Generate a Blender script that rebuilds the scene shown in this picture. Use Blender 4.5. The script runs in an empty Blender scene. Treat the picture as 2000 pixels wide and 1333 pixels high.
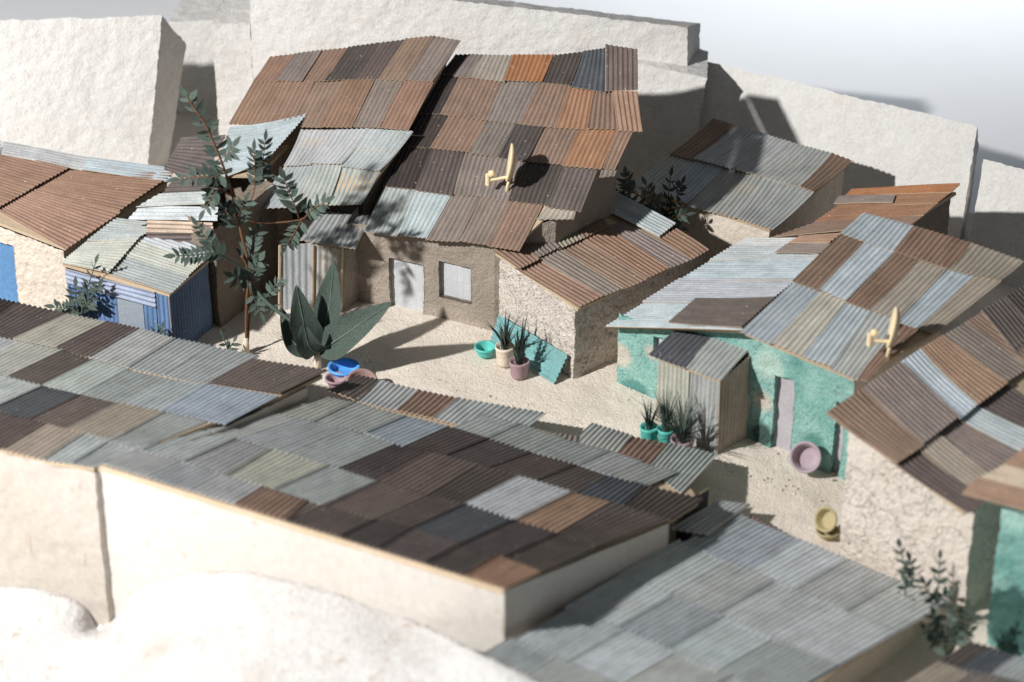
import bpy, math, random
import numpy as np
from mathutils import Vector, Matrix
random.seed(7); RNG = np.random.default_rng(7)
R = math.radians
sc = bpy.context.scene

# ------------------------------------------------------------------ camera
FPX, PITCH, DIST = 5000.0, R(30), 17.0
CAM = np.array([0, -DIST*math.cos(PITCH), DIST*math.sin(PITCH)])
FWD = np.array([0, math.cos(PITCH), -math.sin(PITCH)]); RGT = np.array([1., 0, 0]); UPV = np.cross(RGT, FWD)
cd = bpy.data.cameras.new('camera'); cam = bpy.data.objects.new('camera', cd); sc.collection.objects.link(cam)
cam.location = CAM; cam.rotation_euler = (R(60), 0, 0)
cd.sensor_width = 36; cd.lens = FPX/2000*36; cd.clip_start = .1; cd.clip_end = 300
cd.dof.use_dof = True; cd.dof.focus_distance = 17.15; cd.dof.aperture_fstop = .72
sc.camera = cam

# ------------------------------------------------------------------ light
w = bpy.data.worlds.new('World'); sc.world = w; w.use_nodes = True
bg = w.node_tree.nodes['Background']; bg.inputs[0].default_value = (.86, .93, 1.0, 1); bg.inputs[1].default_value = .12
ld = bpy.data.lights.new('key_lamp', 'AREA'); ld.shape = 'DISK'; ld.size = .50; ld.energy = 3450; ld.color = (1.0, .975, .945)
lamp = bpy.data.objects.new('key_lamp', ld); sc.collection.objects.link(lamp)
lamp.location = (-10.4, -7.9, 9.6); lamp.rotation_euler = (lamp.location-Vector((0, -.5, .4))).to_track_quat('Z', 'Y').to_euler()
bl_ = bpy.data.lights.new('backdrop_lamp', 'AREA'); bl_.shape = 'RECTANGLE'; bl_.size = 8; bl_.size_y = 3; bl_.energy = 112; bl_.color = (.90, .95, 1.0); bl_.spread = R(85)
blo = bpy.data.objects.new('backdrop_lamp', bl_); sc.collection.objects.link(blo); blo.location = (4.5, 7.8, 5.5); blo.rotation_euler = Vector((0, 0, 1)).to_track_quat('Z', 'Y').to_euler()
vs = sc.view_settings; vs.view_transform = 'Standard'; vs.look = 'None'; vs.exposure = .15; vs.gamma = 1
sc.cycles.use_denoising = True

# ------------------------------------------------------------------ helpers: survey of the place
def ray(px, py): return FWD + RGT*(px-1000)/FPX - UPV*(py-666.5)/FPX
def P(px, py, z=0.):
    r = ray(px, py); return CAM + r*((z-CAM[2])/r[2])
def PY(px, py, y):
    r = ray(px, py); return CAM + r*((y-CAM[1])/r[1])
class Plane:
    def __init__(s, a, b, c):
        s.o = a; n = np.cross(b-a, c-a); n /= np.linalg.norm(n); s.n = n if n[2] > 0 else -n
    def at(s, px, py):
        r = ray(px, py); return CAM + r*(((s.o-CAM)@s.n)/(r@s.n))
    def z(s, x, y): return s.o[2] - ((x-s.o[0])*s.n[0] + (y-s.o[1])*s.n[1])/s.n[2]
def plane_perp(E1, E2, Rp):
    a = P(*E1); b = P(*E2); d = b-a; r = ray(*Rp); return Plane(a, b, CAM + r*(((a-CAM)@d)/(r@d)))
def plane3(*e): return Plane(*[P(*q) for q in e])

# ------------------------------------------------------------------ numpy noise
def _h(i, j, k, s):
    n = (i*374761393 + j*668265263 + k*2147483647 + s*144665) & 0xffffffff
    n = ((n ^ (n >> 13))*1274126177) & 0xffffffff
    return ((n ^ (n >> 16)) & 0xffff)/32767.5 - 1
def vnoise(p, sc_, seed=0):
    q = np.asarray(p)*sc_ + 1000; i = np.floor(q).astype(np.int64); f = q-i; f = f*f*(3-2*f)
    r = 0
    for a in (0, 1):
        for b in (0, 1):
            for c in (0, 1):
                wt = (f[:, 0] if a else 1-f[:, 0])*(f[:, 1] if b else 1-f[:, 1])*(f[:, 2] if c else 1-f[:, 2])
                r = r + wt*_h(i[:, 0]+a, i[:, 1]+b, i[:, 2]+c, seed)
    return r
def fbm(p, s, o=3, seed=0):
    r = 0; a = 1.
    for k in range(o): r = r + a*vnoise(p, s*2.03**k, seed+k); a *= .5
    return r
def roughen(V, amp, fine=1.0):
    V = np.asarray(V, float); D = np.zeros_like(V)
    for c in range(3):
        D[:, c] = amp*(.45*fbm(V, 4, 2, 11+c) + .32*fine*fbm(V, 19, 2, 31+c) + .22*fine*vnoise(V, 52, 41+c) + .25*fine*vnoise(V, 97, 51+c))
    return V + D

# ------------------------------------------------------------------ object helpers
OFF = {}
def link(o): sc.collection.objects.link(o)
def tag(o, label=None, cat=None, group=None, kind=None):
    for k, v in (('label', label), ('category', cat), ('group', group), ('kind', kind)):
        if v: o[k] = v
    return o
def thing(name, label, cat, base, group=None):
    o = bpy.data.objects.new(name, None); link(o); o.location = Vector(base); OFF[o.name] = np.array(base, float)
    o.empty_display_size = .1
    return tag(o, label, cat, group)
def root_off(par):
    if par is None: return np.zeros(3)
    return OFF[par.name]
def mk(name, V, F, mats, par=None, smooth=False, mi=None, off=None):
    V = np.asarray(V, float); o_ = root_off(par) if off is None else off
    me = bpy.data.meshes.new(name); me.from_pydata((V-o_).tolist(), [], [tuple(int(i) for i in f) for f in F])
    for m in (mats if isinstance(mats, (list, tuple)) else [mats]): me.materials.append(m)
    if mi is not None: me.polygons.foreach_set('material_index', np.asarray(mi, np.int32))
    if smooth: me.polygons.foreach_set('use_smooth', np.ones(len(me.polygons), bool))
    me.update(); o = bpy.data.objects.new(name, me); link(o)
    if par is not None: o.parent = par
    OFF[o.name] = o_
    return o
def gridf(nu, nv, base=0):
    f = []
    for j in range(nv-1):
        for i in range(nu-1):
            a = base+j*nu+i; f.append((a, a+1, a+1+nu, a+nu))
    return f

# ------------------------------------------------------------------ materials
def nodes(name):
    m = bpy.data.materials.new(name); m.use_nodes = True; nt = m.node_tree
    b = nt.nodes['Principled BSDF']; b.inputs['Specular IOR Level'].default_value = .2; b.inputs['Roughness'].default_value = .85
    return m, nt, b
def N(nt, t, **kw):
    n = nt.nodes.new(t)
    for k, v in kw.items():
        if k in n.inputs: n.inputs[k].default_value = v
        else: setattr(n, k, v)
    return n
def noise(nt, scale, detail=3, rough=.55, vec=None):
    n = N(nt, 'ShaderNodeTexNoise', Scale=scale, Detail=detail, Roughness=rough)
    if vec: nt.links.new(vec, n.inputs['Vector'])
    return n.outputs['Fac']
def ramp(nt, fac, stops):
    r = nt.nodes.new('ShaderNodeValToRGB'); e = r.color_ramp.elements
    while len(e) < len(stops): e.new(.5)
    for k, (p, c) in enumerate(stops): e[k].position = p; e[k].color = (c, c, c, 1) if not isinstance(c, tuple) else (*c, 1)
    nt.links.new(fac, r.inputs[0]); return r.outputs[0]
def mix(nt, fac, a, b, mode='MIX'):
    m = nt.nodes.new('ShaderNodeMix'); m.data_type = 'RGBA'; m.blend_type = mode
    for s, v in ((0, fac), (6, a), (7, b)):
        if isinstance(v, (float, int)): m.inputs[s].default_value = v if s == 0 else (v, v, v, 1)
        elif isinstance(v, tuple): m.inputs[s].default_value = (*v, 1)
        else: nt.links.new(v, m.inputs[s])
    return m.outputs[2]
def bump(nt, b, hs, strength=.5, dist=.01):
    prev = None
    for h, s, d in hs:
        n = N(nt, 'ShaderNodeBump', Strength=s, Distance=d); nt.links.new(h, n.inputs['Height'])
        if prev: nt.links.new(prev, n.inputs['Normal'])
        prev = n.outputs[0]
    nt.links.new(prev, b.inputs['Normal'])
def geo_pos(nt): return nt.nodes.new('ShaderNodeNewGeometry').outputs['Position']

def mat_plaster(name, c1, c2, c3=None, grain=.6, scale=1.0, pits=.35, speck=(.3, .22, .15), relief=1.0):
    m, nt, b = nodes(name); p = geo_pos(nt)
    n1 = noise(nt, 2.2*scale, 4, .6, p); n2 = noise(nt, 130*scale, 2, .6, p); n3 = noise(nt, 45*scale, 3, .65, p)
    col = mix(nt, ramp(nt, n1, [(.35, 0.), (.68, 1.)]), c1, c2)
    if c3: col = mix(nt, ramp(nt, noise(nt, 3.7*scale, 5, .65, p), [(.56, 0.), (.72, .8)]), col, c3)
    col = mix(nt, ramp(nt, n2, [(.22, pits), (.42, 0.)]), col, speck)
    col = mix(nt, .22, col, ramp(nt, n3, [(.3, .35), (.7, 1.)]), 'MULTIPLY')
    nt.links.new(col, b.inputs['Base Color'])
    vo = N(nt, 'ShaderNodeTexVoronoi', Scale=75*scale); nt.links.new(p, vo.inputs['Vector'])
    bump(nt, b, [(n3, grain, .014*relief), (vo.outputs['Distance'], min(1, grain*.8), .004*relief), (n2, min(1, grain), .006*relief)])
    return m
M = {}
M['ground'] = mat_plaster('sand_plaster', (.77, .69, .60), (.83, .755, .665), (.73, .635, .53), .6, 1.1, .45)
M['terrain'] = mat_plaster('white_plaster_ground', (.53, .52, .51), (.58, .57, .56), (.45, .41, .37), .7, .45, .5, (.40, .33, .26), relief=1.1)
M['block'] = mat_plaster('white_plaster', (.72, .705, .685), (.765, .755, .735), (.69, .63, .565), .5, .8, .45, (.42, .33, .24))
M['stucco'] = mat_plaster('pale_stucco', (.74, .67, .60), (.79, .73, .665), (.70, .61, .52), .95, .85, .6, relief=1.9)
M['stucco_warm'] = mat_plaster('warm_stucco', (.69, .61, .52), (.74, .67, .58), (.62, .52, .41), .6, .8, .4)
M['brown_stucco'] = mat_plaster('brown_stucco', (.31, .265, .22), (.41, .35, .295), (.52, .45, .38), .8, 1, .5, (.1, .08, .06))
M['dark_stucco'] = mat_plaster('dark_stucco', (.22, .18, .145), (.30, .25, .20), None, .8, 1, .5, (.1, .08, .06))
M['card'] = mat_plaster('smooth_board', (.60, .56, .51), (.64, .60, .555), (.56, .50, .43), .14, .5, .12)
M['tan'] = mat_plaster('tan_board', (.52, .465, .41), (.57, .515, .46), (.47, .405, .34), .2, .6, .2)
M['edge'] = mat_plaster('cut_card', (.50, .39, .27), (.58, .46, .33), None, .2, 1, .2)
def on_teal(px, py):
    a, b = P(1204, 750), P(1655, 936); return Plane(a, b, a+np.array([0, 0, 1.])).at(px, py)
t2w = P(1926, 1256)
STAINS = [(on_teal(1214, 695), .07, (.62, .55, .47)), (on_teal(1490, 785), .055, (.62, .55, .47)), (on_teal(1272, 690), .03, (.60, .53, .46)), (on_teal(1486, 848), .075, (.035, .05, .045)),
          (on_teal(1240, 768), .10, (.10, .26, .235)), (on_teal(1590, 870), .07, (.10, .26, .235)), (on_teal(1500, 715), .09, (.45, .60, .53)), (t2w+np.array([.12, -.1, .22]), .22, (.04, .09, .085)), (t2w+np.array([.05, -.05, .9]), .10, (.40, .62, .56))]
def mat_teal(name):
    m, nt, b = nodes(name); p = geo_pos(nt)
    n1 = noise(nt, 3.0, 4, .6, p); n2 = noise(nt, 140, 2, .6, p); n3 = noise(nt, 45, 3, .65, p)
    col = mix(nt, ramp(nt, n1, [(.38, 0.), (.62, 1.)]), (.165, .375, .34), (.33, .55, .50))
    col = mix(nt, ramp(nt, noise(nt, 4.3, 5, .6, p), [(.70, 0.), (.74, .8)]), col, (.60, .53, .44))
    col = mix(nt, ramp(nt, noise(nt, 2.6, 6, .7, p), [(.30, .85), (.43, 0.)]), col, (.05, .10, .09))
    col = mix(nt, ramp(nt, n2, [(.3, .65), (.5, 0.)]), col, (.04, .13, .11))
    wn = noise(nt, 9, 4, .7, p)
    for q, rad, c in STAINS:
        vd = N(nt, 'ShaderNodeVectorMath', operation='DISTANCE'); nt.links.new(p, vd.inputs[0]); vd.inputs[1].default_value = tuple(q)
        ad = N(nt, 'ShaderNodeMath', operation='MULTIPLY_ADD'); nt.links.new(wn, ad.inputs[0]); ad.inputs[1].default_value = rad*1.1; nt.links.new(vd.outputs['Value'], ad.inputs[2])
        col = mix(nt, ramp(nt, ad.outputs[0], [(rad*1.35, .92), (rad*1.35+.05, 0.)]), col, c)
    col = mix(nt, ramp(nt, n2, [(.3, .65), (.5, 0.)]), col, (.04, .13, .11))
    nt.links.new(col, b.inputs['Base Color']); bump(nt, b, [(n3, .8, .014), (n2, .8, .006)]); return m
M['teal'] = mat_teal('teal_paint_stucco')
def mat_sheet():
    m, nt, b = nodes('painted_corrugated_card'); p = geo_pos(nt)
    oi = nt.nodes.new('ShaderNodeObjectInfo'); base = oi.outputs['Color']
    n1 = noise(nt, 7, 4, .65, p); n2 = noise(nt, 120, 2, .7, p); n3 = noise(nt, 16, 5, .75, p)
    col = mix(nt, .75, base, ramp(nt, n1, [(.25, .72), (.75, 1.12)]), 'MULTIPLY')
    col = mix(nt, .55, col, ramp(nt, n2, [(.25, .45), (.75, 1.4)]), 'MULTIPLY')
    col = mix(nt, ramp(nt, n3, [(.6, 0.), (.8, .22)]), col, (.23, .145, .10))
    uvn = N(nt, 'ShaderNodeUVMap'); mp = N(nt, 'ShaderNodeMapping'); mp.inputs['Scale'].default_value = (26, 3.2, 1); nt.links.new(uvn.outputs[0], mp.inputs[0])
    st = noise(nt, 1.0, 4, .65, mp.outputs[0]); col = mix(nt, .8, col, ramp(nt, st, [(.28, .72), (.5, 1.), (.74, 1.22)]), 'MULTIPLY')
    mp2 = N(nt, 'ShaderNodeMapping'); mp2.inputs['Scale'].default_value = (5, 4, 1); nt.links.new(uvn.outputs[0], mp2.inputs[0])
    col = mix(nt, ramp(nt, noise(nt, 1.0, 5, .7, mp2.outputs[0]), [(.52, 0.), (.75, .5)]), col, mix(nt, .28, base, (.30, .19, .125)))
    v = N(nt, 'ShaderNodeTexVoronoi', Scale=34.0); nt.links.new(p, v.inputs['Vector'])
    lt = N(nt, 'ShaderNodeMath', operation='LESS_THAN'); nt.links.new(v.outputs['Distance'], lt.inputs[0])
    sp = N(nt, 'ShaderNodeSeparateColor'); nt.links.new(v.outputs['Color'], sp.inputs[0])
    th = N(nt, 'ShaderNodeMath', operation='MULTIPLY_ADD'); th.inputs[1].default_value = .42; th.inputs[2].default_value = -.27
    nt.links.new(sp.outputs[0], th.inputs[0]); nt.links.new(th.outputs[0], lt.inputs[1])
    col = mix(nt, lt.outputs[0], col, (.62, .56, .48))
    nt.links.new(col, b.inputs['Base Color']); b.inputs['Roughness'].default_value = .7
    b.inputs['Specular IOR Level'].default_value = .3
    bump(nt, b, [(n2, .25, .003)]); return m
M['sheet'] = mat_sheet()
def mat_simple(name, c, rough=.6, var=.15, scale=40, spec=.3, bs=.15):
    m, nt, b = nodes(name); p = geo_pos(nt); n = noise(nt, scale, 3, .6, p)
    col = mix(nt, ramp(nt, n, [(.3, 0.), (.7, 1.)]), tuple(x*(1-var) for x in c), tuple(min(1, x*(1+var)) for x in c))
    nt.links.new(col, b.inputs['Base Color']); b.inputs['Roughness'].default_value = rough; b.inputs['Specular IOR Level'].default_value = spec
    bump(nt, b, [(n, bs, .004)]); return m
M['leaf'] = mat_simple('green_paper_leaf', (.060, .084, .070), .75, .45, 110)
M['leaf2'] = mat_simple('pale_green_paper_leaf', (.085, .118, .098), .75, .35, 110)
M['rib'] = mat_simple('pale_leaf_rib', (.16, .21, .165), .8)
M['twig'] = mat_simple('reddish_twig', (.15, .075, .04), .7, .35, 60)
M['stem'] = mat_simple('cream_stem', (.62, .54, .43), .8)
M['cream'] = mat_simple('cream_card', (.80, .66, .43), .8, .12, 90)
M['p_teal'] = mat_simple('teal_plastic', (.10, .48, .43), .45, .08)
M['p_blue'] = mat_simple('blue_plastic', (.10, .36, .84), .4, .08)
M['p_mauve'] = mat_simple('mauve_clay', (.36, .245, .27), .75, .12)
M['p_lilac'] = mat_simple('lilac_clay', (.37, .30, .335), .65, .08)
M['p_brown'] = mat_simple('brown_clay', (.30, .20, .185), .75, .12)
M['p_cream'] = mat_simple('cream_clay', (.68, .60, .49), .85, .15)
M['p_yellow'] = mat_simple('yellow_clay', (.40, .34, .19), .75, .1)  # yellow darkened so the shade on the bowls sits in the colour
M['p_terra'] = mat_simple('terracotta_clay', (.24, .11, .075), .8, .1)
M['lav'] = mat_plaster('lavender_grey_paint', (.42, .40, .43), (.50, .48, .51), (.36, .29, .31), .3, 1.3, .3, (.2, .15, .17))
M['white_door'] = None
def mat_door():
    m, nt, b = nodes('whitewashed_board'); p = geo_pos(nt)
    tc = nt.nodes.new('ShaderNodeTexCoord')
    br = N(nt, 'ShaderNodeTexBrick', Scale=1.0, offset=0.0); br.inputs['Color1'].default_value = (.50, .52, .545, 1); br.inputs['Color2'].default_value = (.58, .59, .60, 1)
    br.inputs['Mortar'].default_value = (.44, .45, .47, 1); br.inputs['Mortar Size'].default_value = .006
    br.inputs['Brick Width'].default_value = .17; br.inputs['Row Height'].default_value = .45
    nt.links.new(tc.outputs['UV'], br.inputs['Vector'])
    col = mix(nt, .5, br.outputs[0], ramp(nt, noise(nt, 60, 4, .7, p), [(.3, .75), (.7, 1.1)]), 'MULTIPLY')
    nt.links.new(col, b.inputs['Base Color']); return m
M['door'] = mat_door()
M['blue_door'] = mat_simple('blue_painted_card', (.10, .23, .43), .6, .15)
def add_streaks(m):
    nt = m.node_tree; b = nt.nodes['Principled BSDF']; p = geo_pos(nt); old = b.inputs['Base Color'].links[0].from_socket
    mp = N(nt, 'ShaderNodeMapping'); mp.inputs['Scale'].default_value = (7, 7, 1.1); nt.links.new(p, mp.inputs[0])
    f1 = ramp(nt, noise(nt, 1.6, 4, .6, mp.outputs[0]), [(.63, 0.), (.72, .55)]); f2 = ramp(nt, noise(nt, 9, 3, .6, p), [(.66, 0.), (.74, .5)])
    col = mix(nt, f2, mix(nt, f1, old, (.34, .25, .17)), (.36, .28, .21)); nt.links.new(col, b.inputs['Base Color'])
add_streaks(M['card']); add_streaks(M['tan']); add_streaks(M['terrain'])
M['grey_door'] = mat_plaster('blue_grey_board', (.26, .30, .36), (.32, .36, .41), None, .2, 1, .4, (.15, .18, .22))
def add_cracks(m):
    nt = m.node_tree; b = nt.nodes['Principled BSDF']; p = geo_pos(nt); old = b.inputs['Normal'].links[0].from_socket
    wv = N(nt, 'ShaderNodeTexNoise', Scale=6.0, Detail=4.0); nt.links.new(p, wv.inputs['Vector'])
    ad = N(nt, 'ShaderNodeVectorMath', operation='MULTIPLY_ADD'); nt.links.new(wv.outputs['Color'], ad.inputs[0]); ad.inputs[1].default_value = (.5, .5, .5); nt.links.new(p, ad.inputs[2])
    v = N(nt, 'ShaderNodeTexVoronoi', Scale=4.2, feature='DISTANCE_TO_EDGE'); nt.links.new(ad.outputs[0], v.inputs['Vector'])
    h_ = ramp(nt, v.outputs['Distance'], [(0., 0.), (.03, 1.)]); bp = N(nt, 'ShaderNodeBump', Strength=.6, Distance=.016); nt.links.new(h_, bp.inputs['Height']); nt.links.new(old, bp.inputs['Normal']); nt.links.new(bp.outputs[0], b.inputs['Normal'])
    oc = b.inputs['Base Color'].links[0].from_socket; ck = N(nt, 'ShaderNodeMath', operation='MULTIPLY'); nt.links.new(ramp(nt, v.outputs['Distance'], [(.004, 1.), (.014, 0.)]), ck.inputs[0]); nt.links.new(ramp(nt, noise(nt, 2.5, 3, .6, p), [(.45, 0.), (.62, .5)]), ck.inputs[1])
    nt.links.new(mix(nt, ck.outputs[0], oc, (.20, .14, .10)), b.inputs['Base Color'])
M['cracked'] = mat_plaster('cracked_stucco', (.72, .65, .575), (.77, .705, .635), (.68, .59, .50), .7, .8, .45, relief=1.5); add_cracks(M['cracked']); add_cracks(M['stucco'])
M['table'] = mat_simple('white_tabletop', (.90, .92, .95), .6, .01, 3, .2, .0)
M['dark'] = mat_simple('painted_gap_shade', (.03, .025, .02), .9)  # near-black wall colour that stands for deep shade in a gap

# ------------------------------------------------------------------ builders
def s2l(c): return tuple((((v/255)+.055)/1.055)**2.4 if v > 10 else v/255/12.92 for v in c)
KSH = 1.06
PAL = {k: tuple(KSH*x for x in s2l(v)) for k, v in dict(
    b=(138, 116, 102), r=(144, 117, 101), o=(152, 118, 94), O=(164, 118, 84), g=(172, 176, 175), l=(176, 185, 190), d=(86, 79, 77), k=(64, 57, 55),
    n=(88, 91, 97), p=(134, 123, 117), v=(173, 173, 163), t=(162, 152, 140), G=(158, 163, 164), B=(168, 175, 183), e=(110, 99, 94),
    m=(98, 89, 86), w=(190, 195, 197), u=(100, 130, 170), U=(152, 165, 190), T=(118, 164, 168), c=(190, 174, 156), a=(158, 131, 111)).items()}
PITCHW, AMP, TH = .0345, .0050, .004
def sheet(par, c, n, col, lo=0., hi=0., sag=0., name='roof_sheet', amp=AMP, pitch=PITCHW, rows=5, curl=(0, 0), mats=None, shake=True, gdir=None):
    """corrugated sheet; c = (lo0, lo1, hi1, hi0) 3-D corners, waves run lo->hi, n = outward normal"""
    a, b_, c_, d = [np.asarray(q, float) for q in c]
    wid = .5*(np.linalg.norm(b_-a)+np.linalg.norm(c_-d)); nw = max(1.5, round(2*wid/pitch)/2); nu = int(nw*6)+1
    ph = random.random()*6.28 if shake else 0
    u = np.linspace(0, 1, nu); v = np.linspace(0, 1, rows)
    uu, vv = np.meshgrid(u, v); uu = uu.ravel()[:, None]; vv = vv.ravel()[:, None]
    V = (a*(1-uu)+b_*uu)*(1-vv) + (d*(1-uu)+c_*uu)*vv
    bend = lo*(1-vv)+hi*vv + sag*4*vv*(1-vv) + (1-vv)**2*(curl[0]*(1-uu)**2+curl[1]*uu**2)
    if shake: bend = bend + .003*np.sin(vv*random.uniform(2, 5)+random.random()*6)
    wv = np.cos(uu*nw*2*math.pi+ph) if gdir is None else np.cos((V@gdir)[:, None]*2*math.pi/pitch)
    V = V + n*(bend + amp*wv)
    W = V - n*TH; k = len(V); F = gridf(nu, rows); mi = [0]*len(F)
    if np.dot(np.cross(b_-a, d-a), n) < 0: F = [f[::-1] for f in F]
    G = [tuple(i+k for i in f[::-1]) for f in F]; mi += [1]*len(G)
    rim = list(range(nu)) + [nu*j+nu-1 for j in range(1, rows)] + [nu*(rows-1)+i for i in range(nu-2, -1, -1)] + [nu*j for j in range(rows-2, 0, -1)]
    nr = len(rim); RV = np.vstack([V[rim], W[rim]]); H = [(2*k+i, 2*k+nr+i, 2*k+nr+(i+1) % nr, 2*k+(i+1) % nr) for i in range(nr)]
    if np.dot(np.cross(b_-a, d-a), n) < 0: H = [h[::-1] for h in H]
    mi += [1]*len(H)
    o = mk(name, np.vstack([V, W, RV]), F+G+H, mats or [M['sheet'], M['edge']], par, False, mi)
    o.data.polygons.foreach_set('use_smooth', np.array([i < 2*len(F) for i in range(len(mi))], bool))
    me = o.data; uvl = me.uv_layers.new(name='uv'); U = np.concatenate([uu[:, 0]*wid]*2+[(uu[:, 0]*wid)[rim]]*2); Lh = np.linalg.norm(d-a); Wv = np.concatenate([vv[:, 0]*Lh]*2+[(vv[:, 0]*Lh)[rim]]*2)
    li = np.zeros(len(me.loops), np.int32); me.loops.foreach_get('vertex_index', li); r1, r2 = random.random()*40, random.random()*40
    uvl.data.foreach_set('uv', np.stack([U[li]+r1, Wv[li]+r2], 1).ravel())
    if isinstance(col, str): col = PAL[col]
    j = random.uniform(.91, 1.09); o.color = (col[0]*j*random.uniform(.96, 1.04), col[1]*j, col[2]*j*random.uniform(.96, 1.04), 1)
    return o
def roof_slab(par, pl, pts, lift=-.012, th=.02, mat='edge', name='roof'):
    T = np.array([pl.at(*q) + pl.n*lift for q in pts]); B_ = T - pl.n*th; k = len(T)
    if np.dot(np.cross(T[1]-T[0], T[2]-T[1]), pl.n) < 0: T = T[::-1]; B_ = B_[::-1]
    F = [tuple(range(k)), tuple(range(2*k-1, k-1, -1))] + [(i, i+k, (i+1) % k+k, (i+1) % k) for i in range(k)]
    return mk(name, np.vstack([T, B_]), F, M[mat], par)
def roof_rows(roof, pl, rows, up=.035, step=.0085, sag=0, lift0=0., flat=False, gdir=None, amp=AMP):
    """rows from the eave upwards: (lo points, hi points, colours)"""
    for ri, (lo, hi, cols) in enumerate(rows):
        nl = len(cols); L = [pl.at(*q) for q in lo]; Hh = [pl.at(*q) for q in hi]
        for i, c in enumerate(cols):
            if c == '.': continue
            a, b_, cc, d = L[i].copy(), L[i+1].copy(), Hh[i+1].copy(), Hh[i].copy()
            ext = up if ri < len(rows)-1 else 0
            ud = (d-a)/np.linalg.norm(d-a); cc = cc + (cc-b_)/np.linalg.norm(cc-b_)*ext; d = d + ud*ext
            j = random.uniform(-.012, .012); a = a + ud*j; b_ = b_ + ud*(j+random.uniform(-.004, .004))
            sd = (b_-a)/np.linalg.norm(b_-a); b_ = b_ + sd*.008; cc = cc + sd*.008
            par_ = (i % 2)*(.001 if flat else .005)
            sheet(roof, (a, b_, cc, d), pl.n, c, lift0+step+par_+(.004 if ri and not flat else 0), lift0+par_, mats=[M['sheet'], M['sheet']] if flat else None, sag=sag + (0 if flat else random.uniform(-.003, .003)), gdir=gdir, amp=amp, shake=not flat, curl=(0, 0) if flat else (random.uniform(-.004, .008), random.uniform(-.004, .008)))
def wall(par, a, b, zf, mat, z0=-.03, res=.012, amp=.011, openings=(), out=None, name='wall', fine=1.0, rec=.042):
    """vertical wall a->b (x,y) with its outer face on side `out`; openings (s0,s1,z0,z1)"""
    a = np.asarray(a, float)[:2]; b = np.asarray(b, float)[:2]; L = np.linalg.norm(b-a); d = (b-a)/L
    n = np.array([d[1], -d[0]])
    if out is not None and np.dot(n, np.asarray(out)[:2]) < 0: n = -n
    def cuts(lo, hi, extra):
        e = sorted(set([lo, hi]+[x for x in extra if lo < x < hi])); r = []
        for x0, x1 in zip(e, e[1:]):
            k = max(1, int(round((x1-x0)/res))); r += [x0+(x1-x0)*i/k for i in range(k)]
        return np.array(r+[hi])
    S = cuts(0, L, [o[i] for o in openings for i in (0, 1)])
    tops = np.array([zf(*(a+d*s)) for s in S]); zlast = max([o[3] for o in openings], default=z0)
    zl = cuts(z0, zlast, [o[i] for o in openings for i in (2, 3)]) if openings else np.array([z0])
    nt_ = max(2, int(round((tops.max()-zlast)/res)))
    nu = len(S); nv = len(zl)+nt_; V = np.zeros((nv*nu, 3)); Z = np.zeros((nv, nu))
    for j in range(nv):
        Z[j] = zl[j] if j < len(zl) else zlast + (tops-zlast)*(j-len(zl)+1)/nt_
    V[:, 0] = np.tile(a[0]+d[0]*S, nv); V[:, 1] = np.tile(a[1]+d[1]*S, nv); V[:, 2] = Z.ravel()
    F = []
    n3 = np.array([n[0], n[1], 0])
    flip = np.dot(np.cross(np.array([d[0], d[1], 0]), [0, 0, 1]), n3) < 0
    for j in range(nv-1):
        for i in range(nu-1):
            sm = .5*(S[i]+S[i+1]); zm = .5*(Z[j, i]+Z[j+1, i])
            if any(o[0] < sm < o[1] and o[2] < zm < o[3] for o in openings): continue
            q = j*nu+i; f = (q, q+1, q+1+nu, q+nu); F.append(f[::-1] if flip else f)
    V = roughen(V, amp, fine)
    # jambs: push the border of each opening inwards
    EX = []; 
    for o in openings:
        ii = [i for i in range(nu) if o[0]-1e-6 <= S[i] <= o[1]+1e-6]; jj = [j for j in range(len(zl)) if o[2]-1e-6 <= zl[j] <= o[3]+1e-6]
        loop = [jj[0]*nu+i for i in ii] + [j*nu+ii[-1] for j in jj[1:]] + [jj[-1]*nu+i for i in ii[-2::-1]] + [j*nu+ii[0] for j in jj[-2:0:-1]]
        k0 = len(V)+len(EX)
        for q in loop: EX.append(V[q]-n3*(rec+.02))
        m_ = len(loop)
        for q in range(m_):
            f = (loop[q], loop[(q+1) % m_], k0+(q+1) % m_, k0+q); F.append(f if flip else f[::-1])
    if EX: V = np.vstack([V, np.array(EX)])
    return mk(name, V, F, M[mat] if isinstance(mat, str) else mat, par, True)
def panel(par, a, b, o, mat, out, rec=.042, th=.012, name='door', grow=.012):
    """flat board set back in an opening"""
    a = np.asarray(a, float)[:2]; b = np.asarray(b, float)[:2]; d = (b-a)/np.linalg.norm(b-a); n = np.array([d[1], -d[0]])
    if np.dot(n, np.asarray(out)[:2]) < 0: n = -n
    V = []
    for k in (0, th):
        for s, z in ((o[0]-grow, o[2]-grow), (o[1]+grow, o[2]-grow), (o[1]+grow, o[3]+grow), (o[0]-grow, o[3]+grow)):
            q = a+d*s-n*(rec+k); V.append((q[0], q[1], z))
    F = [(0, 1, 2, 3), (7, 6, 5, 4), (0, 4, 5, 1), (1, 5, 6, 2), (2, 6, 7, 3), (3, 7, 4, 0)]
    ob = mk(name, V, F, M[mat], par)
    uv = ob.data.uv_layers.new(name='uv'); UVC = [(0, 0), (1, 0), (1, 1), (0, 1)]*2
    for lp in ob.data.loops: uv.data[lp.index].uv = UVC[lp.vertex_index]
    return ob
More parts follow.
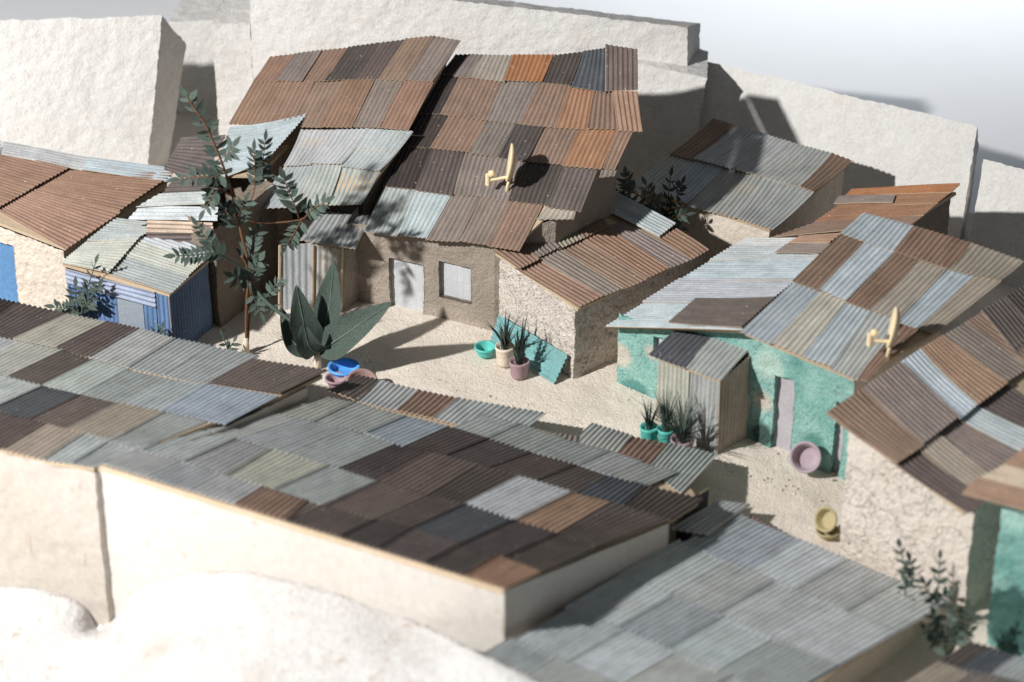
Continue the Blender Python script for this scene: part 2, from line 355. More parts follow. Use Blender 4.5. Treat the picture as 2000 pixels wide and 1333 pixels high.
def box_walls(par, foot, zf, mat, which=None, mats=None, **kw):
    """four walls on a footprint listed anticlockwise; returns nothing"""
    c = np.mean([np.asarray(q)[:2] for q in foot], axis=0)
    for i in range(len(foot)):
        if which and i not in which: continue
        a = np.asarray(foot[i])[:2]; b = np.asarray(foot[(i+1) % len(foot)])[:2]
        wall(par, a, b, zf, (mats or {}).get(i, mat), out=.5*(a+b)-c, **kw)
def lathe(prof, seg=28, wob=0.):
    V = []; F = []
    for k, (r, z) in enumerate(prof):
        for i in range(seg):
            t = 2*math.pi*i/seg; rr = r*(1+wob*math.sin(3*t+k*.7)); V.append((rr*math.cos(t), rr*math.sin(t), z))
    m = len(prof)
    for k in range(m-1):
        for i in range(seg): F.append((k*seg+i, k*seg+(i+1) % seg, (k+1)*seg+(i+1) % seg, (k+1)*seg+i))
    F.append(tuple(range((m-1)*seg, m*seg))); F.append(tuple(range(seg-1, -1, -1)))
    return np.array(V), F
def tube(pts, rad, seg=7):
    pts = [np.asarray(p, float) for p in pts]; V = []; F = []; n = len(pts)
    for k, p in enumerate(pts):
        t = pts[min(k+1, n-1)]-pts[max(k-1, 0)]; t /= np.linalg.norm(t)+1e-9
        x = np.cross(t, [0.3, 0.1, 1.]); 
        if np.linalg.norm(x) < .05: x = np.cross(t, [1., 0, 0])
        x /= np.linalg.norm(x); y = np.cross(t, x); r = rad[k] if isinstance(rad, (list, tuple)) else rad
        for i in range(seg):
            q = 2*math.pi*i/seg; V.append(p+r*(x*math.cos(q)+y*math.sin(q)))
    for k in range(n-1):
        for i in range(seg): F.append((k*seg+i, k*seg+(i+1) % seg, (k+1)*seg+(i+1) % seg, (k+1)*seg+i))
    F.append(tuple(range(seg-1, -1, -1))); F.append(tuple(range((n-1)*seg, n*seg)))
    return np.array(V), F
def smooth_path(pts, k=6):
    pts = [np.asarray(p, float) for p in pts]; out = []
    q = [2*pts[0]-pts[1]]+pts+[2*pts[-1]-pts[-2]]
    for i in range(1, len(q)-2):
        for j in range(k):
            t = j/k; out.append(.5*((2*q[i])+(-q[i-1]+q[i+1])*t+(2*q[i-1]-5*q[i]+4*q[i+1]-q[i+2])*t*t+(-q[i-1]+3*q[i]-3*q[i+1]+q[i+2])*t**3))
    return out+[pts[-1]]

# ================================================================== SETTING
tag(mk('tabletop', [(-40, -30, -.32), (40, -30, -.32), (40, 60, -.32), (-40, 60, -.32)], [(0, 1, 2, 3)], M['table']), 'white table surface under the model', None, None, 'structure')
def ground():
    xs = np.arange(-4.6, 4.9, .02); ys = np.arange(-5.4, 4.6, .02); nx, ny = len(xs), len(ys)
    X, Y = np.meshgrid(xs, ys); V = np.stack([X.ravel(), Y.ravel(), np.zeros(X.size)], 1)
    V[:, 2] = .016*fbm(V, 2.3, 2, 3) + .003*fbm(V, 9, 2, 5) + .0028*vnoise(V, 45, 8)
    lim = np.where(V[:, 0] > 1.2, 3.2-.62*(V[:, 0]-1.2), np.where(V[:, 0] < -1.6, 4.4, 3.2))
    fr_ = np.where(V[:, 0] < -.1, -2.45-.534*(V[:, 0]+2.3), -5.2); fr_ = np.where(V[:, 0] < -2.3, -2.3, fr_)
    ok = (V[:, 1] < lim) & (V[:, 1] > fr_); F = []
    idx = np.arange(nx*ny).reshape(ny, nx); q = np.stack([idx[:-1, :-1], idx[:-1, 1:], idx[1:, 1:], idx[1:, :-1]], -1).reshape(-1, 4)
    q = q[ok[q].all(1)]; used = np.unique(q); mp = np.zeros(nx*ny, int); mp[used] = np.arange(len(used))
    me = bpy.data.meshes.new('ground'); Vv = V[used]; Q = mp[q]
    me.vertices.add(len(Vv)); me.vertices.foreach_set('co', Vv.ravel()); me.loops.add(Q.size); me.loops.foreach_set('vertex_index', Q.ravel().astype(np.int32))
    me.polygons.add(len(Q)); me.polygons.foreach_set('loop_start', np.arange(0, Q.size, 4, dtype=np.int32)); me.polygons.foreach_set('use_smooth', np.ones(len(Q), bool))
    me.update(calc_edges=True); me.materials.append(M['ground']); o = bpy.data.objects.new('ground', me); link(o)
    tag(o, 'pale sandy plaster ground of the courtyard and lanes', None, None, 'structure')
ground()

def block(name, label, c8, amp=.013, res=.022, mat='block'):
    """c8: front bottom l,r, top r,l then the same at the back; rough plaster block"""
    c = [np.asarray(q, float) for q in c8]; base = np.mean([c[0], c[1], c[4], c[5]], axis=0)
    faces = [(0, 1, 2, 3), (1, 5, 6, 2), (5, 4, 7, 6), (4, 0, 3, 7), (3, 2, 6, 7)]; V = []; F = []
    for f in faces:
        a, b, d, e = [c[i] for i in f]
        nu = max(3, int(max(np.linalg.norm(b-a), np.linalg.norm(d-e))/res)); nv = max(3, int(max(np.linalg.norm(e-a), np.linalg.norm(d-b))/res))
        k = sum(len(v) for v in V); u, v = np.meshgrid(np.linspace(0, 1, nu), np.linspace(0, 1, nv)); u = u.ravel()[:, None]; v = v.ravel()[:, None]
        V.append((a*(1-u)+b*u)*(1-v)+(e*(1-u)+d*u)*v); F += gridf(nu, nv, k)
    V = np.vstack(V); ctr = np.mean(c, axis=0)
    V = roughen(V, amp, 1.1)
    o = mk(name, V-base, F, M[mat], None, True); o.location = base; return tag(o, label, 'plaster block', 'white plaster terrace blocks behind the houses')
def at_z(px, py, z): return P(px, py, z)
def blk(name, label, tl, tr, y_lean, back, zb=-.05, zt2=0., **k):
    tl, tr = np.array(tl), np.array(tr); bl = tl+np.array([y_lean[0], y_lean[1], 0]); br = tr+np.array([y_lean[2], y_lean[3], 0]); bl[2] = br[2] = zb
    bk = np.array([back[0], back[1], 0]); return block(name, label, [bl, br, tr, tl, bl+bk, br+bk, tr+bk+np.array([0, 0, zt2]), tl+bk+np.array([0, 0, zt2])], **k)
blk('plaster_block', 'tall white plaster block at the upper left behind the rust brown roof', P(-120, 44, 1.22), P(316, 31, 1.2), (-.1, -.3, -.17, -.3), (.13, .28), zt2=-.35)
blk('plaster_block', 'narrow white plaster block between the two large blocks, half in shadow', P(414, 46, 1.05), P(489, 47, 1.05), (0, -.03, 0, -.03), (.05, .5))
blk('plaster_block', 'low grey out of focus plaster block at the very back', P(330, 42, .75), P(418, 40, .75), (0, -.05, 0, -.05), (.05, .5))
blk('plaster_block', 'huge white plaster block rising behind the main rusty roof', P(486, -45, 1.42), P(1342, 53, 1.24), (0, -.12, .04, -.12), (.12, .35), zt2=-.12)
blk('plaster_block', 'stubby plaster ledge block beside the shadow of the folded roof sheets', P(1180, 108, 1.0), P(1380, 154, .93), (0, -.1, -.14, -.1), (.05, .5))
blk('plaster_block', 'long sloping white plaster block behind the grey roofed house', P(1375, 118, .86), P(1908, 246, .86), (-.1, -.42, -.12, -.36), (.08, .26), zt2=-.3)
blk('plaster_block', 'white plaster block at the right edge beyond the shaded end wall', P(1922, 312, .74), P(2160, 378, .74), (-.12, -.25, -.05, -.25), (.1, .4), zt2=-.3)

# ================================================================== HOUSES
def vplane(a, b): a = np.array([a[0], a[1], 0.]); b = np.array([b[0], b[1], 0.]); return Plane(a, b, a+np.array([0, 0, 1.]))
class VW:
    """a vertical wall face used to set doors and sheets on it"""
    def __init__(s, a, b, out):
        s.a = np.asarray(a, float)[:2]; s.b = np.asarray(b, float)[:2]; s.d = (s.b-s.a)/np.linalg.norm(s.b-s.a)
        n = np.array([s.d[1], -s.d[0]]); s.n = n if np.dot(n, np.asarray(out)[:2]) > 0 else -n; s.n3 = np.array([s.n[0], s.n[1], 0]); s.pl = vplane(s.a, s.b)
    def sz(s, px, py): p = s.pl.at(px, py); return float(np.dot(p[:2]-s.a, s.d)), float(p[2])
    def at(s, px, py, off=0.): return s.pl.at(px, py)+s.n3*off
    def rect(s, x0, y0, x1, y1):
        a = s.sz(x0, y1); b = s.sz(x1, y0); c = s.sz(x0, y0); e = s.sz(x1, y1)
        return (a[0], b[0], max(-.01, .5*(a[1]+e[1])), .5*(b[1]+c[1]))
def foot(pl, pts, inset=.05):
    q = np.array([pl.at(*p)[:2] for p in pts]); c = q.mean(0); out = []
    for p in q: d = p-c; L = np.linalg.norm(d); out.append(c+d*(L-inset)/L)
    return out
def base_of(f, z=0): m = np.mean(np.array([np.asarray(q)[:2] for q in f]), axis=0); return (m[0], m[1], z)
F_HOUSE = 'tin roofed model houses'

# ---- main house (rusty roof, door and window)
MR = plane_perp((711, 452, .60), (1012, 491, .70), (880, 107))
a0 = P(770, 605)[:2]; a1 = P(966, 648)[:2]; dm = (a1-a0)/np.linalg.norm(a1-a0); pm = np.array([-dm[1], dm[0]])
A = a0-dm*.34; Bm = a1
h = thing('house', 'largest stucco house with a patchwork of rusty corrugated sheets, white door and window', 'house', base_of([A, Bm]), F_HOUSE)
zf = lambda x, y: MR.z(x, y)-.03
vw = VW(A, Bm, -pm)
od = vw.rect(762, 511, 826, 616); ow = vw.rect(857, 516, 919, 588); od = (od[0], od[1], -.02, od[3])
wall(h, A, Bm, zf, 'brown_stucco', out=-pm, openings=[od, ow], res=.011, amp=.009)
dob = panel(h, A, Bm, od, 'door', -pm, name='door'); wob = panel(h, A, Bm, ow, 'door', -pm, name='window_shutter')
C1 = MR.at(1085, 420)[:2]; C2 = MR.at(1205, 285)[:2]; C3 = MR.at(1120, 120)[:2]; C4 = MR.at(890, 118)[:2]
for p, q, o in ((Bm, C1, -pm), (C1, C2, dm), (C2, C3, dm), (C3, C4, pm), (C4, A, -dm)): wall(h, p, q, zf, 'brown_stucco', out=o, res=.02)
rf = roof_slab(h, MR, [(725, 440), (1005, 478), (1075, 415), (1128, 403), (1165, 330), (1198, 262), (1175, 175), (1130, 118), (895, 112)])
L5 = [(711, 452), (776, 463), (832, 470), (895, 474), (953, 482), (1012, 491)]
L4 = [(749, 366), (813, 373), (883, 383), (936, 388), (994, 397), (1071, 406), (1135, 413)]
L3 = [(782, 288), (841, 294), (917, 301), (976, 311), (1029, 320), (1100, 327), (1174, 334)]
L2 = [(819, 226), (859, 228), (948, 240), (1015, 247), (1083, 254), (1149, 258), (1205, 259)]
L1 = [(861, 150), (889, 151), (918, 154), (985, 163), (1058, 165), (1113, 171), (1184, 182)]
roof_rows(rf, MR, [
    (L5, [(749, 366), (813, 373), (880, 381), (936, 388), (994, 397), (1056, 405)], 'glppb'),
    (L4, [(782, 288), (841, 294), (905, 300), (960, 308), (1020, 318), (1100, 327), (1165, 333)], 'kmppde'),
    (L3, [(819, 226), (875, 230), (948, 240), (1007, 246), (1060, 252), (1130, 257), (1205, 260)], 'kbpdbo'),
    (L2, [(861, 150), (895, 152), (980, 161), (1052, 166), (1110, 171), (1160, 178), (1200, 184)], 'kbpbob'),  # first sheet's dark brown includes the raised left roof's cast shadow
    (L1, [(890, 107), (918, 106), (941, 107), (1002, 108), (1080, 108), (1138, 101), (1184, 94)], 'kptOdn')])
for q, c, lf in (([(1048, 430), (1120, 429), (1126, 410), (1069, 405)], 't', .004), ([(1174, 332), (1203, 334), (1238, 262), (1205, 259)], 'b', .018), ([(1170, 347), (1201, 343), (1208, 322), (1176, 330)], 'p', .0)):
    sheet(rf, [MR.at(*p) for p in q], MR.n, c, lf, lf)
up = np.array([0, 0, 1.])
def folded(q, dz, c):          # sheets bent down over the right-hand verge
    a, b_, c_, d = [MR.at(*p) for p in q]; n = MR.n+np.array([.75, -.1, 0]); n /= np.linalg.norm(n)
    sheet(rf, (a+MR.n*.03, b_+MR.n*.02, c_+MR.n*.02, d+MR.n*.03), n, c, .004, .004)
folded([(1184, 185), (1246, 181), (1246, 101), (1184, 93)], 0, 'e'); folded([(1209, 262), (1256, 262), (1246, 183), (1198, 183)], 0, 'a')

# ---- rear left house: brown upper roof and grey lower roof
def par_plane(px, py, dz): q = MR.at(px, py); return Plane.__new__(Plane), q
ML = Plane.__new__(Plane); ML.n = MR.n; ML.o = P(797, 258, MR.at(797, 258)[2]+.07)
M3 = Plane.__new__(Plane); M3.n = MR.n; M3.o = P(703, 400, MR.at(703, 400)[2]+.075)
ft = foot(ML, [(500, 240), (790, 255), (885, 95), (535, 115)], .05); ft2 = foot(M3, [(560, 362), (712, 366), (790, 262), (600, 262)], .03)
h = thing('house', 'house with brown upper roof and silvery lower roof, left of the main roof', 'house', base_of(ft), F_HOUSE)
box_walls(h, ft, lambda x, y: ML.z(x, y)-.03, 'brown_stucco', res=.02)
box_walls(h, ft2, lambda x, y: M3.z(x, y)-.03, 'dark_stucco', mats={0: 'dark'}, res=.02)  # front wall blackened: the shade of the gap is painted on
rf = roof_slab(h, ML, [(465, 238), (790, 250), (888, 88), (535, 116)])
U1 = [(495, 160), (540, 162), (590, 163), (635, 164), (693, 161), (740, 157), (792, 161), (843, 165)]
roof_rows(rf, ML, [([(448, 245), (510, 246), (570, 248), (625, 251), (686, 252), (740, 253), (797, 258)], [(495, 160), (555, 162), (612, 163), (670, 162), (731, 158), (787, 160), (843, 165)], 'rbbrpr'),
    (U1, [(527, 111), (577, 105), (628, 98), (682, 92), (738, 84), (793, 77), (848, 71), (899, 80)], 'rpbdmbp')])
rf = roof_slab(h, M3, [(505, 402), (698, 394), (797, 262), (595, 258)], name='lower_roof')
roof_rows(rf, M3, [([(488, 408), (565, 405), (640, 402), (703, 400)], [(556, 327), (607, 325), (666, 326), (738, 334)], 'Ggg'),
    ([(556, 327), (607, 325), (666, 326), (740, 335)], [(588, 253), (655, 254), (718, 252), (805, 257)], 'ggg')], sag=-.012)

# ---- narrow corrugated annex with open dark gap
AN = plane_perp((588, 468, .53), (690, 486, .53), (630, 410))
q0, q1, q2 = P(548, 604)[:2], P(667, 609)[:2], P(704, 586)[:2]
h = thing('shed', 'narrow corrugated metal annex standing behind the broad leaved plant', 'shed', base_of([q0, q1, q2]), None)
rf = roof_slab(h, AN, [(596, 462), (688, 478), (716, 424), (640, 414)])
roof_rows(rf, AN, [([(586, 469), (640, 479), (692, 488)], [(630, 410), (676, 415), (722, 421)], 'GG')])
v1 = VW(q0, q1, (0, -1)); v2 = VW(q1, q2, (1, -.5))
for c, q in (('G', [(549, 604), (611, 607), (612, 474), (546, 484)]), ('v', [(611, 607), (667, 609), (671, 489), (612, 478)])):
    sheet(h, [v1.at(*p) for p in q], v1.n3, c, 0, 0, name='wall_sheet', pitch=.045)
sheet(h, [v2.at(*p) for p in [(667, 609), (704, 586), (706, 470), (671, 489)]], v2.n3, 't', 0, 0, name='wall_sheet')
for x in (547, 612, 670):
    t, b_ = v1.at(x, 478, .012), v1.at(x+(-1 if x < 660 else -3), 606, .012); mk('batten', *tube([b_, t], .009, 5), M['edge'], h)

# ---- house behind the tree with lifted grey roof
NP = plane3((525, 308, .90), (602, 226, .98), (448, 247, .92))
n0, n1, n2, n3 = P(310, 575)[:2], P(430, 640)[:2], P(548, 548)[:2], P(440, 500)[:2]
h = thing('house', 'shaded stucco house behind the slender tree with a lifted silver roof sheet', 'house', base_of([n0, n1, n2, n3]), F_HOUSE)
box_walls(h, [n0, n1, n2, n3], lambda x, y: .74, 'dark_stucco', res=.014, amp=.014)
rf = roof_slab(h, NP, [(380, 320), (500, 322), (560, 262), (450, 270)], lift=-.09)
sheet(rf, [NP.at(*p) for p in [(458, 346), (525, 309), (602, 227), (448, 247)]][::1], NP.n, 'l', .0, .0)
def cross_sheet(roof, pl, q, c, lift=0., **k):      # q: the four corners with waves running q0->q3 / q1->q2
    return sheet(roof, [pl.at(*p) for p in q], pl.n, c, lift, lift, **k)
for o in list(rf.children): bpy.data.objects.remove(o)
NPb = plane3((458, 346, .80), (525, 309, .90), (330, 330, .74))
sheet(rf, [NP.at(602, 227)+NP.n*.02, NP.at(525, 309), NPb.at(415, 352), NP.at(448, 248)], NP.n, 'l', .0, .0, sag=-.02, rows=8)
sheet(rf, [NPb.at(440, 262), NPb.at(392, 356), NPb.at(318, 330), NPb.at(352, 268)], NPb.n, 'm', -.01, -.01)
sheet(rf, [NPb.at(430, 362), NPb.at(400, 398), NPb.at(330, 380), NPb.at(335, 350)], NPb.n, 'm', -.03, -.03)

# ---- lean-to with stacked narrow sheets
SP = plane3((250, 432, .66), (428, 434, .72), (300, 372, .80))
h = thing('shed', 'low lean-to roofed with overlapping narrow pale sheets beside the blue shed', 'shed', (*SP.at(340, 410)[:2], 0), None)
rf = roof_slab(h, SP, [(280, 424), (418, 428), (398, 385), (320, 390)])
cross_sheet(rf, SP, [(250, 432), (275, 406), (428, 408), (426, 435)], 'w', .02, rows=6)
cross_sheet(rf, SP, [(268, 410), (312, 384), (405, 379), (402, 404)], 'g', .03, rows=6)
cross_sheet(rf, SP, [(312, 388), (340, 352), (408, 350), (402, 384)], 'm', .012, rows=6)
sv = VW(SP.at(285, 431)[:2]-np.array([0, .02]), SP.at(415, 436)[:2]-np.array([0, .02]), (0, -1))
sheet(h, [sv.at(*p) for p in [(285, 454), (287, 432), (415, 436), (418, 456)]], sv.n3, 'c', 0, 0, name='wall_sheet')
sheet(h, [sv.at(*p, -.005) for p in [(285, 580), (285, 450), (418, 452), (418, 580)]], sv.n3, 'm', 0, 0, name='wall_sheet')

# ---- small pale stucco house in the middle
H2 = plane_perp((1129, 606, .545), (1383, 490, .545), (960, 489))
c0, c1 = P(967, 642)[:2], P(1121, 744)[:2]; pe = (P(1383, 490, .545)-P(1129, 606, .545))[:2]; pe /= np.linalg.norm(pe); c2 = c1+pe*1.17; c3 = c0+pe*1.17
h = thing('house', 'small pale rough stucco house with brown low pitched roof beside the potted plants', 'house', base_of([c0, c1, c2, c3]), F_HOUSE)
zf = lambda x, y: H2.z(x, y)-.025
box_walls(h, [c0, c1, c2, c3], zf, 'stucco', res=.0095, amp=.017, fine=1.15)
rf = roof_slab(h, H2, [(968, 492), (1129, 602), (1375, 489), (1215, 395)], lift=-.008)
roof_rows(rf, H2, [([(1131, 607), (1176, 586), (1216, 569), (1262, 549), (1305, 529), (1348, 510)], [(1012, 529), (1052, 509), (1092, 490), (1140, 469), (1185, 448), (1226, 438)], 'rpbrp'),
    ([(1010, 531), (1052, 511), (1092, 492), (1140, 471), (1187, 447)], [(960, 490), (1005, 462), (1050, 440), (1098, 415), (1150, 400)], 'bptb')], step=.014)
cross_sheet(rf, H2, [(1348, 512), (1384, 491), (1320, 449), (1284, 470)], 'r', .012)
cross_sheet(rf, H2, [(1226, 440), (1240, 428), (1180, 398), (1150, 405)], 'b', .006)
cross_sheet(rf, H2, [(1287, 468), (1319, 443), (1200, 382), (1152, 402)], 'l', .028)

# ---- silver roofed house at the back right
R1 = plane_perp((1234, 362, .52), (1508, 452, .52), (1392, 231)); ft = foot(R1, [(1240, 362), (1506, 449), (1660, 320), (1394, 235)], .04)
h = thing('house', 'stucco house at the back with mostly silver corrugated roof in two rows', 'house', base_of(ft), F_HOUSE)
box_walls(h, ft, lambda x, y: R1.z(x, y)-.025, 'stucco_warm', res=.013)
rf = roof_slab(h, R1, [(1245, 360), (1504, 447), (1655, 318), (1394, 238)])
roof_rows(rf, R1, [([(1234, 362), (1287, 383), (1340, 404), (1436, 428), (1508, 452)], [(1308, 302), (1354, 316), (1408, 330), (1490, 352), (1586, 380)], 'gBgg'),
    ([(1308, 302), (1354, 316), (1466, 344), (1562, 370), (1587, 380)], [(1392, 231), (1440, 246), (1544, 278), (1626, 300), (1664, 314)], 'bggb')], sag=-.012)

# ---- orange brown roof beyond it
R2 = plane3((1776, 440, .95), (1876, 364, .92), (1504, 464, .60)); ft = foot(R2, [(1560, 455), (1774, 436), (1868, 372), (1680, 378)], .03)
h = thing('house', 'house at the back right under orange brown sheets with a dark end wall', 'house', base_of(ft), F_HOUSE)
box_walls(h, ft, lambda x, y: R2.z(x, y)-.03, 'dark_stucco', res=.02)
rf = roof_slab(h, R2, [(1560, 455), (1770, 434), (1866, 372), (1680, 378)])
for q, c, lf in (([(1776, 441), (1804, 420), (1600, 432), (1504, 465)], 'b', .0), ([(1804, 421), (1832, 399), (1640, 402), (1590, 436)], 'o', .006), ([(1832, 400), (1858, 380), (1650, 386), (1635, 405)], 'o', .012), ([(1858, 382), (1877, 364), (1664, 374), (1650, 388)], 'O', .018), ([(1745, 402), (1750, 388), (1640, 390), (1630, 404)], 'p', .024)):
    cross_sheet(rf, R2, q, c, lf, rows=7)

# ---- teal house
R3 = plane3((1180, 636, .46), (1450, 470, .55), (1450, 643, .85)); R3b = plane_perp((1447, 650, .86), (1673, 743, .84), (1685, 416))
f0, f1 = P(1204, 750)[:2], P(1655, 936)[:2]; dt = (f1-f0)/np.linalg.norm(f1-f0); pt = np.array([-dt[1], dt[0]]); f2 = f1+pt*.98; f3 = f0+pt*.98
h = thing('house', 'teal painted stucco house with silver and brown striped roof behind the metal shed', 'house', base_of([f0, f1, f2, f3]), F_HOUSE)
xj = P(1447, 650, .86)[:2]; sj = float(np.dot(xj-f0, dt))
def zt(x, y): return (R3.z(x, y)-.045) if np.dot(np.array([x, y])-f0, dt) < sj else (R3b.z(x, y)-.025)
vw = VW(f0, f1, -pt); o1 = vw.rect(1505, 738, 1553, 872); o2 = vw.rect(1622, 785, 1650, 930); o3 = vw.rect(1276, 660, 1300, 700); o1 = (o1[0], o1[1], -.02, o1[3]); o2 = (o2[0], min(o2[1], np.linalg.norm(f1-f0)-.01), -.02, o2[3])
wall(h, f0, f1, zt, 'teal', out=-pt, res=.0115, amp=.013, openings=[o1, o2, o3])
for o, n in ((o1, 'door'), (o2, 'door')): panel(h, f0, f1, o, 'lav', -pt, name=n)
panel(h, f0, f1, o3, 'door', -pt, name='window_shutter')
for p, q, o in ((f1, f2, dt), (f2, f3, pt), (f3, f0, -dt)): wall(h, p, q, zt, 'stucco_warm', out=o, res=.02)
rf = roof_slab(h, R3, [(1190, 632), (1448, 641), (1520, 575), (1580, 490), (1455, 475)])
for q, c, lf in (([(1180, 638), (1262, 588), (1512, 586), (1448, 646)], 'l', .0), ([(1255, 592), (1330, 545), (1560, 545), (1500, 592)], 'B', .008), ([(1322, 549), (1392, 506), (1600, 508), (1555, 549)], 'l', .002),
                 ([(1385, 511), (1432, 482), (1620, 482), (1595, 512)], 'l', .009), ([(1425, 486), (1455, 468), (1640, 466), (1610, 486)], 'w', .002),
                 ([(1307, 634), (1362, 586), (1518, 585), (1450, 645)], 'm', .02), ([(1514, 500), (1536, 484), (1640, 482), (1600, 502)], 'p', .022), ([(1540, 484), (1566, 468), (1650, 462), (1620, 484)], 'a', .03)):
    cross_sheet(rf, R3, q, c, lf, rows=7, sag=random.uniform(-.004, .004))
rf = roof_slab(h, R3b, [(1455, 648), (1668, 738), (1815, 655), (1950, 548), (1988, 512), (1690, 422)], name='upper_roof')
roof_rows(rf, R3b, [([(1447, 650), (1503, 673), (1564, 701), (1624, 722), (1673, 743), (1690, 750)], [(1547, 554), (1601, 573), (1650, 592), (1700, 612), (1757, 634), (1790, 645)], 'BvBgb'),
    ([(1547, 554), (1601, 573), (1650, 592), (1697, 610), (1751, 631), (1790, 644), (1825, 655)], [(1641, 458), (1690, 474), (1744, 493), (1797, 509), (1847, 526), (1905, 538), (1954, 550)], 'blbtBt'),
    ([(1641, 458), (1746, 493), (1854, 529), (1954, 551)], [(1685, 416), (1785, 442), (1898, 475), (1998, 510)], 'Bbt')])

# ---- brown roofed house at the right with cracked pale wall
R4 = plane_perp((1884, 1004, .79), (2000, 927, .79), (1614, 805))
c0, c1 = P(1638, 1087)[:2], P(1882, 1200)[:2]; pe = (P(2000, 927, .79)-P(1884, 1004, .79))[:2]; pe /= np.linalg.norm(pe); c2 = c1+pe*.98; c3 = c0+pe*.98
h = thing('house', 'house at the right with cracked pale gable wall and long brown striped sheets', 'house', base_of([c0, c1, c2, c3]), F_HOUSE)
box_walls(h, [c0, c1, c2, c3], lambda x, y: R4.z(x, y)-.03, 'cracked', res=.012, amp=.014, fine=.8)
rf = roof_slab(h, R4, [(1624, 806), (1884, 1000), (2080, 870), (2080, 520)], lift=-.01)
roof_rows(rf, R4, [([(1886, 1006), (1920, 982), (1960, 955), (2030, 908), (2075, 878), (2120, 848)], [(1749, 907), (1792, 878), (1830, 850), (1872, 822), (1906, 796), (1967, 752)], 'mtplm'),
    ([(1748, 908), (1802, 875), (1872, 824), (1906, 797), (1967, 752), (2010, 722), (2060, 690)], [(1614, 805), (1686, 757), (1757, 708), (1796, 682), (1842, 655), (1886, 630), (1925, 606)], 'bplapb'),
    ], sag=-.01, step=.015)
cross_sheet(rf, R4, [(2010, 722), (2060, 690), (1965, 580), (1915, 610)], 'm', .012); cross_sheet(rf, R4, [(2060, 690), (2110, 660), (2010, 555), (1960, 584)], 'd', .02)

# ---- teal house at the right edge
T2 = plane3((1879, 966, 1.0), (2000, 996, 1.0), (2000, 878, 1.05)); t0 = P(1926, 1256)[:2]; t1 = t0+np.array([.80, -.6])*.62; tp = np.array([.6, .8])
h = thing('house', 'teal stucco house cut off by the right edge under an orange tan roof', 'house', base_of([t0, t1]), F_HOUSE)
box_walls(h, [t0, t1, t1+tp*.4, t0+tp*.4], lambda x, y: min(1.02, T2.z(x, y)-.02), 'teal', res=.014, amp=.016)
rf = roof_slab(h, T2, [(1895, 962), (2190, 1036), (2230, 930), (2000, 882)])
cross_sheet(rf, T2, [(1879, 967), (1908, 934), (2205, 1008), (2195, 1050)], 'a', .012, amp=.003, pitch=.02)
cross_sheet(rf, T2, [(1906, 937), (1966, 905), (2225, 968), (2205, 1012)], 'c', .0, amp=.003, pitch=.02); cross_sheet(rf, T2, [(1960, 908), (2004, 874), (2240, 930), (2225, 972)], 'a', .012, amp=.003, pitch=.02)

# ---- grey roofed house in the lower right
GP = plane_perp((1467, 1017, .15), (1852, 1176, .15), (1367, 1074))
g = [GP.at(*p)[:2] for p in [(1420, 1010), (1800, 1190), (1500, 1390), (1010, 1250)]]
h = thing('house', 'low house in the lower right with a wide pale grey corrugated roof', 'house', base_of(g), F_HOUSE)
box_walls(h, foot(GP, [(1420, 1010), (1805, 1190), (1490, 1390), (1010, 1250)], .04), lambda x, y: GP.z(x, y)-.03, 'stucco_warm', res=.02)
rf = roof_slab(h, GP, [(1420, 1005), (1835, 1174), (1500, 1395), (965, 1280)])
def gline(p, t, n, k=0):  # points along a row of the lower right roof
    return [(p[0]+385*i/n, p[1]+(159+k)*i/n) for i in np.arange(0, n+1)]
def rowpts(p, q, ts): return [(p[0]+(q[0]-p[0])*t, p[1]+(q[1]-p[1])*t) for t in ts]
sv_ = np.array([-100, 57.])
def GR(k, ts): return rowpts(np.array([1440, 1003])+sv_*k, np.array([1852, 1176])+sv_*k, ts)
rowsG = []
for r_, (k0, k1, ts, cols) in enumerate([(0, 1.05, (0, .08, .30, .52, .76, 1), 'GBwgw'), (1.0, 2.2, (-.03, .2, .42, .68, 1), 'wgww'), (2.15, 3.3, (-.02, .22, .45, .7, 1), 'wBwg'), (3.25, 4.4, (0, .25, .5, .76, 1), 'gwgw'), (4.35, 5.05, (-.02, .2, .5, .8, 1), 'GgGg')]):
    rowsG.append((GR(k0, ts), GR(k1, ts), cols))
GD = GP.at(1852, 1176)-GP.at(1440, 1003); GD /= np.linalg.norm(GD)
roof_rows(rf, GP, rowsG, step=.0015, up=.002, flat=True, amp=.0058)
cross_sheet(rf, GP, [(1405, 982), (1466, 990), (1380, 1052), (1310, 1040)], 'G', .02); cross_sheet(rf, GP, [(1470, 996), (1530, 1035), (1500, 1052), (1450, 1018)], 'r', -.03)

# ---- roof in the bottom right corner
KP = plane3((1893, 1257, .28), (2000, 1288, .28), (1760, 1333, .34)); 
h = thing('house', 'dark patched roof of a house in the bottom right corner of the picture', 'house', (*KP.at(1950, 1330)[:2], 0), F_HOUSE)
ftk = foot(KP, [(1895, 1262), (2090, 1318), (1960, 1400), (1770, 1340)], .05); box_walls(h, ftk, lambda x, y: KP.z(x, y)-.03, 'stucco_warm', res=.03)
rf = roof_slab(h, KP, [(1890, 1262), (2090, 1318), (1960, 1400), (1765, 1338)])
roof_rows(rf, KP, [([(1893, 1257), (1935, 1269), (1985, 1283), (2050, 1301)], [(1830, 1296), (1872, 1308), (1922, 1322), (1987, 1340)], 'dng'), ([(1832, 1294), (1900, 1314), (1987, 1338)], [(1730, 1355), (1800, 1375), (1890, 1400)], 'tp')])

